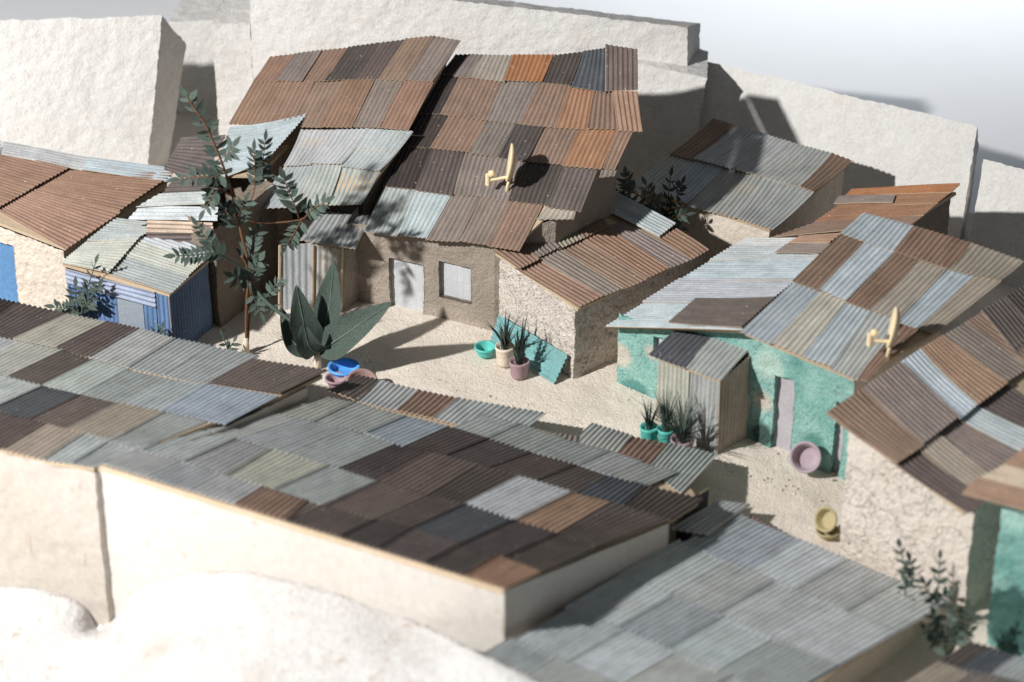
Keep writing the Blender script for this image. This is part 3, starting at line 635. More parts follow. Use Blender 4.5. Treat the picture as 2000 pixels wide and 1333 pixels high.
# ---- long foreground house, right part
FP = plane_perp((180, 902, .78), (988, 1151, .78), (285, 855))
fa, fb, fc, fd_ = [FP.at(*p)[:2] for p in [(190, 906), (985, 1149), (1345, 985), (700, 790)]]
h = thing('house', 'long foreground house with smooth cream wall and dark brown and grey patchwork roof', 'house', base_of([fa, fb, fc]), F_HOUSE)
nF = np.array([-.47, -.88]); pF = np.array([.47, .88]); fr = FP.at(1306, 1017)[:2]
zF = lambda x, y: FP.z(x, y)-.02
wall(h, fa, fb, zF, 'card', out=nF, res=.03, amp=.006, fine=.3, z0=-.4); wall(h, fb, fr, zF, 'card', out=(.88, -.47), res=.03, amp=.006, fine=.3)
back0 = FP.at(1290, 955)[:2]; back1 = FP.at(690, 792)[:2]; wall(h, fr, back0, zF, 'dark_stucco', out=(.88, .47), res=.03); wall(h, back0, back1, zF, 'dark_stucco', out=pF, res=.03); wall(h, back1, fa, zF, 'card', out=(-1, 0), res=.04)
qv = VW(FP.at(1322, 985)[:2], FP.at(1385, 945)[:2], (.88, -.47)); bt = [qv.a, qv.b]
sheet(h, [np.array([*qv.a, 0]), np.array([*qv.b, 0]), np.array([*qv.b, FP.z(*qv.b)-.03]), np.array([*qv.a, FP.z(*qv.a)-.03])], qv.n3, 'n', 0, 0, name='wall_sheet')
rf = roof_slab(h, FP, [(192, 906), (984, 1148), (1160, 1072), (1302, 1015), (1365, 975), (1310, 890), (1100, 865), (760, 790), (650, 792)], lift=-.01, th=.03)
cross_sheet(rf, FP, [(700, 737), (743, 746), (692, 785), (641, 766)], 'm', .012)
RA = ([(741, 746), (820, 766), (897, 781), (1067, 810), (1130, 853), (1157, 829), (1235, 853), (1308, 868), (1402, 892)],
      [(695, 784), (774, 803), (847, 818), (1003, 855), (1120, 872), (1117, 864), (1195, 897), (1263, 915), (1330, 964)])
RB = ([(942, 814), (1012, 832), (1102, 860), (1190, 884), (1252, 905), (1324, 925)], [(880, 842), (950, 860), (1040, 888), (1128, 912), (1190, 933), (1262, 953)])
RC = ([(635, 777), (691, 789), (790, 816), (876, 837), (952, 860), (1035, 888), (1125, 911), (1186, 933), (1262, 951), (1373, 976)],
      [(543, 812), (609, 828), (714, 848), (786, 877), (869, 893), (952, 918), (1045, 942), (1125, 967), (1215, 990), (1308, 1018)])
def lerpx(L, xs):
    X = [p[0] for p in L]; Yy = [p[1] for p in L]; return [(x, float(np.interp(x, X, Yy)) if X[0] <= x <= X[-1] else (Yy[0]+(x-X[0])*.285 if x < X[0] else Yy[-1]+(x-X[-1])*.285)) for x in xs]
DT = RC[1]; DB = [(250, 805), (340, 826), (430, 850), (530, 881), (635, 910), (655, 917), (736, 944), (833, 972), (909, 988), (1002, 1019), (1089, 1045), (1161, 1073)]
EB = [(x-105, y+47) for x, y in DB]
row = lambda top, bot, xt, xb, c: (lerpx(top, xt), lerpx(bot, xb), c)
FE = lambda xs: [(x, 902+.3085*(x-180)) for x in xs]
rD = row(DT, DB, [430, 500, 580, 675, 772, 840, 932, 1014, 1116, 1193, 1308], [310, 385, 465, 560, 660, 736, 833, 907, 1003, 1089, 1161], 'ggGgdedwam')
rE = row(DB, EB, [300, 380, 460, 530, 640, 736, 833, 909, 1002, 1089, 1161], [195, 275, 355, 440, 535, 631, 728, 804, 897, 984, 1056], 'ggGvgemndd')
rE[0][0] = rE[0][0]
rF = (lerpx(EB, [270, 350, 430, 515, 600, 631, 728, 804, 897, 972, 1056]), FE([200, 285, 370, 458, 555, 566, 663, 738, 830, 907, 988]), 'gGgbemdmda')
rowsF = [(RA[0][:4]+[], RA[1][:4], 'gbg'), ]
roof_rows(rf, FP, [(RA[0][:4], RA[1][:4], 'gbg')], lift0=.0)
for i, c in ((3, 'p'), (5, 'g'), (6, 'b'), (7, 'g')):
    q = [FP.at(*RA[0][i if i != 3 else 3]), FP.at(*RA[0][i+1]), FP.at(*RA[1][i+1]), FP.at(*RA[1][i])]
    if i == 3: q = [FP.at(1038, 841), FP.at(1128, 856), FP.at(1126, 876), FP.at(1004, 855)]
    sheet(rf, q, FP.n, c, .004+(.006 if i % 2 else 0), .0)
GD = FP.at(988, 1151)-FP.at(180, 902); GD /= np.linalg.norm(GD)
roof_rows(rf, FP, [(RB[0], RB[1], 'ggGgg'), (RC[0], RC[1], 'vgBddmmnd'), rD, rE, rF], lift0=.010, step=.0015, up=.002, flat=True, amp=.0058)

# ---- long foreground house, left part
EP = plane3((0, 583, .43), (505, 693, .44), (184, 914, .775))
ea, eb = EP.at(-200, 838)[:2], EP.at(184, 914)[:2]
h = thing('house', 'foreground house at the left edge with grey patchwork roof and tan wall', 'house', base_of([ea, eb]), F_HOUSE)
zE = lambda x, y: EP.z(x, y)-.025
eb2 = EP.at(420, 838)[:2]; eb3 = EP.at(600, 750)[:2]; ea3 = EP.at(-200, 560)[:2]
for p, q, o in ((ea, eb, (-.4, -.9)), (eb, eb2, (.9, -.4)), (eb2, eb3, (.9, -.4)), (eb3, ea3, (.4, .9))): wall(h, p, q, zE, 'tan', out=o, res=.025, amp=.01, z0=-.4)
rf = roof_slab(h, EP, [(-200, 832), (0, 872), (100, 898), (184, 911), (395, 830), (540, 775), (630, 730), (500, 697), (0, 588), (-200, 545)], lift=-.01, th=.025)
GD = EP.at(505, 693)-EP.at(0, 583); GD /= np.linalg.norm(GD)
roof_rows(rf, EP, [
    ([(-60, 570), (38, 592), (135, 613), (211, 628), (269, 641), (340, 662), (410, 676), (505, 694)], [(-140, 622), (-50, 648), (26, 662), (109, 679), (172, 697), (250, 718), (320, 733), (406, 749)], 'kmvmggg'),
    ([(-50, 650), (40, 668), (122, 685), (183, 704), (248, 722), (330, 740), (406, 750), (545, 773)], [(-140, 700), (-60, 720), (16, 735), (84, 753), (158, 771), (240, 789), (315, 804), (440, 828)], 'gvmgGgB'),
    ([(-60, 720), (0, 733), (84, 754), (158, 771), (231, 788), (320, 806), (400, 824)], [(-170, 765), (-110, 780), (-20, 800), (58, 819), (130, 838), (215, 862), (290, 868)], 'ggnetG'),
    ([(-110, 780), (-25, 800), (85, 828), (165, 846), (215, 860), (285, 872)], [(-210, 832), (-120, 850), (5, 876), (85, 898), (140, 905), (188, 912)], 'mmtgG')], step=.0015, up=.002, flat=True, amp=.0058)
cross_sheet(rf, EP, [(488, 705), (644, 728), (548, 772), (406, 749)], 'e', .014, mats=[M['sheet'], M['sheet']])

# ---- rust brown roofed house at the left edge
DP = plane_perp((130, 487, .60), (340, 345, .60), (0, 435)); 
d0, d1, d2, d3 = [DP.at(*p)[:2] for p in [(-220, 355), (124, 482), (325, 345), (20, 280)]]
h = thing('house', 'house at the left edge with plain rust brown roof and pale ridge sheets', 'house', base_of([d0, d1, d2, d3]), F_HOUSE)
vw = VW(d0, d1, (.4, -.9)); od = vw.rect(-60, 470, 24, 640); od = (od[0], od[1], -.02, od[3])
zD = lambda x, y: DP.z(x, y)-.03
wall(h, d0, d1, zD, 'stucco_warm', out=(.4, -.9), res=.011, amp=.014, openings=[od]); panel(h, d0, d1, od, 'blue_door', (.4, -.9))
for p, q, o in ((d1, d2, (.9, .4)), (d2, d3, (0, 1)), (d3, d0, (-1, 0))): wall(h, p, q, zD, 'stucco_warm', out=o, res=.02)
rf = roof_slab(h, DP, [(-220, 350), (128, 483), (335, 346), (20, 282)], lift=-.008)
roof_rows(rf, DP, [([(128, 489), (235, 417), (340, 345)], [(-5, 412), (66, 372), (130, 335)], 'rr'), ([(-5, 413), (66, 372), (132, 335)], [(-170, 352), (-100, 315), (-40, 285)], 'rr')], step=.013)
cross_sheet(rf, DP, [(340, 333), (333, 361), (160, 338), (172, 312)], 'l', .022); cross_sheet(rf, DP, [(172, 311), (162, 337), (0, 306), (6, 281)], 'g', .018); cross_sheet(rf, DP, [(4, 281), (0, 306), (-120, 284), (-115, 262)], 'g', .024)

# ---- blue shed
BP = plane_perp((332, 577, .52), (410, 508, .52), (117, 512))
b0, b1, b2 = BP.at(128, 517)[:2], BP.at(330, 571)[:2], BP.at(406, 506)[:2]; b3 = b0+(b2-b1)
h = thing('shed', 'blue corrugated shed with pale green grey sheet roof', 'shed', base_of([b0, b1, b2, b3]), None)
v1 = VW(b0, b1, (.2, -1)); v2 = VW(b1, b2, (1, -.3)); zb = lambda q: BP.z(q[0], q[1])-.02
def col(vw_, x, y, z): return vw_
def V3(q, z): return np.array([q[0], q[1], z])
Ls = np.linalg.norm(b1-b0); db = (b1-b0)/Ls
def strip(vw_, s0, s1, z0, z1f, c, **k):
    p, q = vw_.a+vw_.d*s0, vw_.a+vw_.d*s1; return sheet(h, [V3(p, z0), V3(q, z0), V3(q, z1f(q)), V3(p, z1f(p))], vw_.n3, c, 0, 0, name='wall_sheet', **k)
zm = lambda q: zb(q)-.115
sheet(h, [V3(b0, zm(b0)), V3(b0, zb(b0)), V3(b0+db*(Ls-.10), zb(b0+db*(Ls-.1))), V3(b0+db*(Ls-.10), zm(b1))], v1.n3, 'U', .012, .012, name='wall_sheet')
strip(v1, 0, Ls*.48, -.02, lambda q: zm(q)+.02, 'u'); strip(v1, Ls*.74, Ls-.10, -.02, lambda q: zm(q)+.02, 'u'); strip(v1, Ls-.10, Ls, -.02, zb, 'u')
panel(h, b0, b1, (Ls*.5, Ls*.72, -.01, zm(b1)), 'grey_door', (.2, -1), rec=-.002, name='door')
strip(v2, 0, np.linalg.norm(b2-b1), -.02, zb, s2l((98, 122, 154)))
wall(h, b2, b3, lambda x, y: BP.z(x, y)-.03, 'dark_stucco', out=(0, 1), res=.04); wall(h, b3, b0, lambda x, y: BP.z(x, y)-.03, 'dark_stucco', out=(-1, 0), res=.04)
rf = roof_slab(h, BP, [(122, 512), (331, 572), (408, 506), (228, 433)])
roof_rows(rf, BP, [([(332, 578), (368, 545), (396, 519), (425, 492)], [(212, 536), (243, 502), (270, 472), (322, 444)], 'Gvl'), ([(210, 538), (268, 472), (322, 444)], [(117, 513), (168, 472), (224, 428)], 'vg')], step=.015)

# ---- free standing metal shed in the yard
QP = plane_perp((1269, 694, .54), (1405, 746, .54), (1322, 641))
s0, s1 = P(1281, 832)[:2], P(1399, 889)[:2]; s2 = P(1461, 853)[:2]; s3 = s0+(s2-s1)
h = thing('shed', 'free standing grey corrugated metal shed next to the potted grasses', 'shed', base_of([s0, s1, s2, s3]), None)
zq = lambda q: QP.z(q[0], q[1])-.016
v1 = VW(s0, s1, (-.5, -.8)); v2 = VW(s1, s2, (.8, -.6)); Ls = np.linalg.norm(s1-s0)
strip(v1, 0, Ls*.52, -.02, zq, 'v'); strip(v1, Ls*.5, Ls, -.02, zq, 'G'); strip(v2, 0, np.linalg.norm(s2-s1), -.02, zq, 't')
v3 = VW(s2, s3, (.5, .8)); strip(v3, 0, Ls, -.02, zq, 'G'); v4 = VW(s3, s0, (-.8, .6)); strip(v4, 0, np.linalg.norm(s3-s0), -.02, zq, 'G')
rf = roof_slab(h, QP, [(1278, 692), (1403, 741), (1456, 684), (1326, 645)])
roof_rows(rf, QP, [([(1269, 695), (1338, 720), (1406, 747)], [(1322, 641), (1390, 661), (1462, 683)], 'nG')])

# ================================================================== FOREGROUND MOUND
def mound(name, label, edge, drop=(-.2, -2.3, -.70)):
    e = np.array(smooth_path(edge, 14)); n = len(e); V = []; k = np.exp(-.5*(np.arange(-60, 61)/26.)**2); k /= k.sum()
    sm = np.array([np.convolve(np.pad(e[:, c], 60, 'edge'), k, 'valid') for c in range(3)]).T
    ts = np.concatenate([[-.05], np.linspace(0, 1, 60)])
    for t in ts:
        b_ = min(1, max(0, t)*7); b_ = b_*b_*(3-2*b_); q = e*(1-b_)+sm*b_ + np.array(drop)*t
        q[:, 2] = (e[:, 2]*(1-b_)+sm[:, 2]*b_) + drop[2]*max(t, 0)**1.4 - (.15 if t < 0 else 0); V.append(q)
    V = roughen(np.vstack(V), .014, .9); o = mk(name, V, gridf(n, len(ts)), M['terrain'], None, True)
    tag(o, label, None, None, 'structure')
wF = vplane(FP.at(190, 906)[:2], FP.at(985, 1149)[:2]); wE = vplane(ea, eb); nf3 = np.array([-.47, -.88, 0])
mound('terrain', 'blurred white plaster slope below the foreground walls', [wE.at(-190, 1130)+nf3*.005, wE.at(-80, 1135)+nf3*.005, wE.at(0, 1143)+nf3*.005, wE.at(79, 1150)+nf3*.005, wE.at(160, 1178)+nf3*.005, wE.at(190, 1218)+nf3*.005, wF.at(222, 1205)+nf3*.005, wF.at(270, 1150)+nf3*.0, wF.at(330, 1128)+nf3*.0, wF.at(400, 1118)+nf3*.0, wF.at(503, 1122)+nf3*.0, wF.at(660, 1160)+nf3*.0, wF.at(800, 1209)+nf3*.0, P(945, 1279, .58), P(1058, 1334, .58), P(1200, 1400, .55)])

# ================================================================== SMALL THINGS
def placed(o, loc, rot=None):
    o.location = Vector(loc)
    if rot is not None: o.rotation_euler = rot
    return o
def bowl(label, mat, loc, r, hh, rot=None, group='bowls in the yard', flip=False):
    t = r*.1; pr = [(r*.62, 0), (r*.70, hh*.12), (r*.86, hh*.62), (r*.88, hh*.72), (r*1.0, hh*.74), (r*1.02, hh*.86), (r*1.0, hh), (r*.88, hh*.98), (r*.80, hh*.86), (r*.70, hh*.26), (r*.64, hh*.2), (r*.3, hh*.19)]
    V, F = lathe(pr, 36); o = mk('bowl', V, F, M[mat], None, True); tag(o, label, 'bowl', group); return placed(o, loc, rot)
pb = P(948, 694, .01); bowl('small teal bowl on the ground beside the white pot', 'p_teal', pb, .072, .07)
bowl('bright blue bowl on the ground in front of the broad leaved plant', 'p_blue', P(672, 733, .015), .105, .07)
bowl('small mauve bowl half hidden under the eave, left of the blue bowl', 'p_mauve', P(657, 754, .01), .072, .065)
bowl('brownish mauve bowl tipped over between the blue bowl and the eave', 'p_brown', P(706, 758, .02), .105, .07, (R(28), R(8), 0))
ctr = P(1573, 897, .115); q = Vector((-.30, -.80, .52)).to_track_quat('Z', 'Y').to_euler(); bowl('round lilac bowl leaning on its side against the teal wall', 'p_lilac', np.array(ctr)+np.array([.02, .05, -.02]), .097, .08, q)
q = Vector((-.62, -.62, .48)).to_track_quat('Z', 'Y').to_euler(); bowl('yellow bowl darkened for shade, leaning at the corner of the cracked wall', 'p_yellow', P(1622, 1016, .10), .075, .06, q)
bowl('yellow bowl lying flat below the leaning yellow bowl', 'p_yellow', P(1616, 1048, .01), .07, .045)

def pot(name, label, mat, loc, r, hh, blades, bl=.2, bmat='leaf', lean=.35, group='potted plants', wob=.02, soil=True, bw=.011, seed=1):
    rnd = random.Random(seed); loc = np.array(loc); h = thing(name, label, 'potted plant', loc, group)
    V, F = lathe([(r*.78, 0), (r*.84, hh*.1), (r*.97, hh*.85), (r*1.03, hh*.9), (r*1.03, hh), (r*.86, hh), (r*.8, hh*.86), (r*.3, hh*.84)], 26, wob)
    mk('pot', V+loc, F, M[mat], h, True)
    for i in range(blades):
        a = rnd.random()*6.28; L = bl*rnd.uniform(.6, 1.15); ln = lean*rnd.random()**.7*L; b0 = loc+np.array([math.cos(a)*r*.35*rnd.random(), math.sin(a)*r*.35*rnd.random(), hh*.84])
        d = np.array([math.cos(a), math.sin(a), 0]); s_ = np.array([-d[1], d[0], 0]); V = []; k = 7
        tw = rnd.uniform(-.6, .6); droop = rnd.random()*.35*(ln/L)
        for j in range(k):
            t = j/(k-1); c = b0+d*ln*t**1.6+np.array([0, 0, L*(t-droop*t*t)*math.cos(ln/L*.7)]); wd = bw*(1-t**1.7)*(.7+.6*t*(1-t)*2)+.0006
            sv2 = s_*math.cos(tw)+d*math.sin(tw); V += [c-sv2*wd, c+np.array([-d[0], -d[1], .0])*wd*.35, c+sv2*wd]
        F = []
        for j in range(k-1): F += [(3*j, 3*j+1, 3*j+4, 3*j+3), (3*j+1, 3*j+2, 3*j+5, 3*j+4)]
        mk('leaf', np.array(V), F, M[bmat], h, True)
    return h
pot('potted_plant', 'spiky dark green plant in a cream pot beside the teal bowl', 'p_cream', P(986, 711, .005), .064, .135, 16, .28, lean=.65, bw=.013, seed=3)
pot('potted_plant', 'spiky upright plant in a mauve pot before the leaning teal sheet', 'p_mauve', P(1014, 735, .005), .066, .115, 18, .33, lean=.45, bw=.013, seed=5)
pot('potted_plant', 'thin grassy plant in the leftmost teal pot by the metal shed', 'p_teal', P(1267, 868, .005), .058, .13, 26, .20, lean=.6, bw=.006, seed=8)
pot('potted_plant', 'tall grassy tuft in the second teal pot against the metal shed', 'p_teal', P(1300, 872, .005), .054, .13, 42, .31, lean=.55, bw=.006, seed=9)
pot('potted_plant', 'widely splayed grass in a pinkish pot at the shed corner', 'p_mauve', P(1331, 892, .005), .072, .13, 60, .30, lean=1.3, bw=.006, seed=12)
# leaning teal corrugated sheet
cs = [P(956, 669, .012), P(974, 615, .185), P(1109, 694, .185), P(1082, 751, .012)]
o = sheet(None, cs, np.array([-.55, -.62, .55])/np.linalg.norm([-.55, -.62, .55]), 'T', 0, 0, name='corrugated_sheet', pitch=.03, rows=6, amp=.006); tag(o, 'loose teal corrugated sheet leaning on the small stucco house', 'metal sheet')
o.data.materials.clear(); [o.data.materials.append(M['sheet']) for _ in (0, 1)]

# satellite dishes
def dish(label, pl, foot_px, disc_px, lnb_px, r, tilt):
    f = pl.at(*foot_px); h = thing('satellite_dish', label, 'satellite dish', f, 'satellite dishes on the roofs')
    y = f[1]; c = PY(*disc_px, y); e = PY(*lnb_px, y); low = c+np.array([.0, 0, -r*.78])
    V, F = lathe([(r*.05, -.038), (r*.5, -.033), (r*.85, -.016), (r, .004), (r*.97, .009), (r*.6, -.004), (r*.1, -.012)], 32)
    Mx = Vector(((e-c)+np.array([0, -.10, .12]))*1.0).normalized().to_track_quat('Z', 'Y').to_matrix()
    if tilt: Mx = Vector((-.985, .0 if f[0] < 1 else .14, .16)).normalized().to_track_quat('Z', 'Y').to_matrix()
    V = (np.array(Mx)@V.T).T+c; mk('reflector', V, F, M['cream'], h, True)
    mk('mast', *tube([f-pl.n*.02, f+(low-f)*.55, low+np.array([.012, 0, .02])], [.013, .012, .011], 8), M['cream'], h, True)
    mk('arm', *tube([low+np.array([.012, 0, .0]), e+np.array([-.005, 0, -.015])], .011, 6), M['cream'], h)
    V, F = lathe([(.014, -.05), (.017, -.048), (.017, .03), (.015, .034)], 10); hd = mk('feed_bracket', V+e, F, M['cream'], h)
    V, F = lathe([(.018, 0), (.024, .004), (.024, .03), (.017, .036)], 14); Q = np.array(Vector((.9, 0, .25)).normalized().to_track_quat('Z', 'Y').to_matrix()); mk('feed_horn', (Q@V.T).T+e+np.array([.008, 0, .03]), F, M['cream'], hd, True)
dish('cream satellite dish on the big rusty roof of the main house', MR, (988, 378), (996, 318), (953, 349), .13, True)
dish('cream satellite dish on the striped roof of the teal house', R3b, (1732, 700), (1743, 640), (1699, 661), .125, True)

# ------------------------------------------------------------------ plants
def leaf_mesh(name, wid=.40, fold=.06, droop=.06, mat='leaf'):
    xs = [0, .12, .32, .55, .78, 1.0]; ws = [.02, .27, .48, .46, .26, .0]; V = []
    for x, w_ in zip(xs, ws):
        z = -droop*x*x; V += [(x, -w_*wid, z+fold*w_), (x, 0, z), (x, w_*wid, z+fold*w_)]
    F = []
    for j in range(5): F += [(3*j, 3*j+3, 3*j+4, 3*j+1), (3*j+1, 3*j+4, 3*j+5, 3*j+2)]
    me = bpy.data.meshes.new(name); me.from_pydata(V, [], F); me.materials.append(M[mat]); me.polygons.foreach_set('use_smooth', np.ones(10, bool)); return me
LM = [leaf_mesh('leaf', .40), leaf_mesh('leaf', .34, .1, .12), leaf_mesh('leaf', .44, .03, -.05, 'leaf2')]
def put_leaf(par, off, pos, xdir, nrm, size, me=None, rnd=random):
    x = Vector(xdir).normalized(); z = Vector(nrm); z = (z-x*z.dot(x)).normalized(); y = z.cross(x)
    o = bpy.data.objects.new('leaf', me or rnd.choice(LM)); link(o); o.parent = par
    m = Matrix((x, y, z)).transposed().to_4x4(); m = m @ Matrix.Diagonal((size, size*rnd.uniform(.9, 1.1), size, 1)); m.translation = Vector(pos-off); o.matrix_local = m
def branch(tree, pts, r0, r1, pairs, size, nrm=(0, -.6, .8), start=.25, mat='twig', ang=55, tip=True, seed=0, name='branch', jit=.35):
    rnd = random.Random(seed); pth = smooth_path(pts, 6); n = len(pth); pairs = int(pairs*1.5+.5); r0 *= .8
    b = mk(name, *tube(pth, [r0+(r1-r0)*i/(n-1) for i in range(n)], 7), M[mat], tree, True); off = OFF[b.name]
    for k in range(pairs):
        t = start+(1-start)*k/max(1, pairs-.3); i = min(n-2, int(t*(n-1))); p = pth[i]+(pth[i+1]-pth[i])*(t*(n-1)-i)
        d = Vector(pth[i+1]-pth[max(0, i-1)]).normalized(); nn = Vector(nrm).normalized(); nn = (nn-d*nn.dot(d)); nn = nn.normalized() if nn.length > .05 else Vector((0, 0, 1))
        sd = nn.cross(d).normalized()
        for s_ in (-1, 1):
            a = R(ang+rnd.uniform(-12, 12)); x = d*math.cos(a)+sd*s_*math.sin(a)+nn*rnd.uniform(-jit, jit); nz = nn+Vector((rnd.uniform(-jit, jit), rnd.uniform(-jit, jit), rnd.uniform(-jit, jit)))
            put_leaf(b, off, p, x, nz, size*rnd.uniform(.75, 1.15)*(1-.35*t), rnd=rnd)
    if tip: put_leaf(b, off, pth[-1], pth[-1]-pth[-3], nrm, size*.8, rnd=rnd)
    return b
# slender tree
tb = P(480, 690); ty = tb[1]
tr = thing('tree', 'slender tree with feathery paper leaves between the blue shed and the annex', 'tree', tb)
Y = lambda px, py, dy=0: PY(px, py, ty+dy)
mk('trunk_base', *tube([tb-np.array([0, 0, .05]), Y(480, 672), Y(481, 660)], [.028, .024, .012], 8), M['stem'], tr, True)
mk('trunk', *tube(smooth_path([Y(481, 668), Y(481, 610), Y(484, 560), Y(487, 520, .02), Y(474, 468, .02), Y(463, 418, .03), Y(452, 372, .04)]), .0095, 8), M['twig'], tr, True)
mk('trunk', *tube(smooth_path([Y(484, 668, .01), Y(488, 610, .02), Y(489, 560), Y(482, 520, -.01), Y(472, 500, -.02)]), .008, 8), M['twig'], tr, True)
Z = .118
branch(tr, [Y(452, 372, .04), Y(434, 320, .02), Y(420, 285), Y(402, 245, -.02), Y(382, 215, -.03), Y(365, 190, -.03)], .011, .005, 7, Z, (-.2, -.8, .6), .12, seed=1, jit=.6)
branch(tr, [Y(436, 330, .02), Y(425, 345, -.06), Y(395, 345, -.10), Y(352, 350, -.12)], .006, .003, 6, Z, (.1, -.5, .8), .25, seed=2)
branch(tr, [Y(455, 385, .03), Y(430, 370, -.04), Y(415, 385, -.08), Y(400, 410, -.1)], .006, .003, 4, Z, (-.3, -.8, .4), .2, seed=21)
branch(tr, [Y(430, 310, .02), Y(445, 300, -.05), Y(455, 287, -.06)], .005, .003, 3, Z, (0, -.7, .7), .3, seed=3)
branch(tr, [Y(463, 440, .03), Y(485, 400, 0), Y(497, 370, -.02), Y(498, 330, -.03), Y(497, 295, -.04)], .006, .003, 5, Z*.95, (-.2, -.9, .4), .55, seed=4)
branch(tr, [Y(500, 360, -.02), Y(512, 325, .03), Y(518, 275, .05)], .005, .003, 5, Z*.85, (.3, -.9, .4), .2, seed=5)
branch(tr, [Y(462, 432, .03), Y(520, 436, .05), Y(575, 432, .06), Y(600, 424, .05)], .0075, .005, 0, Z, seed=6, tip=False)
branch(tr, [Y(585, 430, .06), Y(575, 400, .02), Y(562, 370, 0), Y(555, 350, -.02)], .006, .003, 5, Z*1.15, (-.1, -.8, .6), .15, seed=7, jit=.6)
branch(tr, [Y(595, 425, .05), Y(612, 408, .02), Y(634, 395, 0)], .006, .003, 4, Z*.95, (.1, -.7, .7), .15, seed=8, jit=.5)
branch(tr, [Y(590, 428, .05), Y(575, 455, 0), Y(560, 480, -.03)], .006, .003, 4, Z*.9, (.2, -.9, .2), .1, seed=9, jit=.6)
branch(tr, [Y(484, 530), Y(450, 510, -.05), Y(420, 495, -.1), Y(385, 498, -.12), Y(344, 500, -.14)], .011, .004, 7, Z*.95, (0, -.9, .45), .38, 'leaf', seed=10)
branch(tr, [Y(420, 495, -.1), Y(405, 470, -.08), Y(385, 440, -.06)], .006, .003, 4, Z*.8, (.3, -.9, .3), .2, 'leaf', seed=11)
branch(tr, [Y(487, 525, .02), Y(492, 490, .06), Y(503, 450, .1)], .006, .003, 4, Z*1.05, (-.2, -.9, .3), .2, 'leaf', seed=12)
branch(tr, [Y(486, 560), Y(495, 530, -.02), Y(506, 510, -.03)], .005, .003, 3, Z, (-.1, -.8, .5), .2, 'leaf', seed=13, jit=.5)
branch(tr, [Y(486, 535), Y(470, 545, -.08), Y(455, 540, -.14)], .006, .003, 4, Z*1.1, (.3, -.8, .3), .1, 'leaf', seed=14, jit=.7)
branch(tr, [Y(487, 560), Y(500, 590, -.04), Y(508, 610, -.08)], .005, .003, 2, Z*1.0, (0, -.6, .8), .3, 'leaf', seed=15)
branch(tr, [Y(488, 555), Y(520, 590, -.10), Y(545, 610, -.16), Y(570, 628, -.22)], .018, .014, 2, Z*.7, (0, -.6, .8), .2, 'leaf', seed=16, tip=False)
branch(tr, [Y(515, 585, -.08), Y(528, 570, -.08), Y(540, 555, -.08), Y(548, 552, -.08)], .005, .003, 3, Z*.6, (0, -.8, .6), .3, 'leaf2', seed=17)
branch(tr, [Y(463, 430, .03), Y(470, 412, -.02), Y(478, 395, -.04)], .005, .003, 3, Z*1.05, (0, -.8, .6), .1, seed=18, jit=.6)
branch(tr, [Y(466, 445, .03), Y(452, 425, -.05), Y(436, 408, -.06)], .005, .003, 3, Z*1.0, (0, -.8, .6), .1, seed=19, jit=.6)

def big_leaf(plant, base, ctrl, tip, wid, nrm, mat='leaf', name='leaf', rib=True, shape=.80):
    pth = smooth_path([base, ctrl, tip], 9); n = len(pth); V = []; rp = []
    for i, p in enumerate(pth):
        t = i/(n-1); d = Vector(pth[min(n-1, i+1)]-pth[max(0, i-1)]).normalized(); nn = Vector(nrm); nn = (nn-d*nn.dot(d)).normalized(); s_ = np.array(nn.cross(d)); nv = np.array(nn)
        w_ = wid*max(.012, math.sin(math.pi*min(1, t**shape))**.85) if t < 1 else 0
        for k in (-1, -.5, 0, .5, 1): V.append(p+s_*w_*k*(1+.04*math.sin(9*t+k))+nv*(abs(k)**1.5*w_*.22+.004*math.sin(14*t+k*5)))
        rp.append(p+nv*.003)
    o = mk(name, np.array(V), gridf(5, n), M[mat], plant, True)
    if rib: mk('midrib', *tube(rp, [.006*(1-.75*i/(n-1)) for i in range(n)], 5), M['rib'], o, True)
    return o
bb = P(620, 722); by = bb[1]
bp = thing('broad_leaf_plant', 'plant with large pointed dark leaves growing behind the blue bowl', 'plant', bb)
B = lambda px, py, dy=0: PY(px, py, by+dy)
mk('stem', *tube([bb-np.array([0, 0, .03]), B(620, 705), B(621, 685)], [.03, .026, .022], 9), M['stem'], bp, True)
c = B(621, 690)
big_leaf(bp, c, B(642, 605, .05), B(653, 508, .10), .098, (-.30, -.92, .2), 'leaf')
big_leaf(bp, c, B(672, 655, -.10), B(768, 589, -.14), .115, (-.12, -.80, .58), 'leaf')
big_leaf(bp, c, B(596, 640, -.05), B(578, 556, -.05), .10, (.25, -.95, .2), 'leaf')
big_leaf(bp, c, B(572, 668, .03), B(548, 600, .06), .085, (.65, -.6, .5), 'leaf')
big_leaf(bp, c, B(604, 676, -.10), B(592, 630, -.18), .085, (.0, -.95, .3), 'leaf2')
big_leaf(bp, c, B(645, 645, .06), B(655, 600, .12), .06, (-.9, -.3, .3), 'leaf')

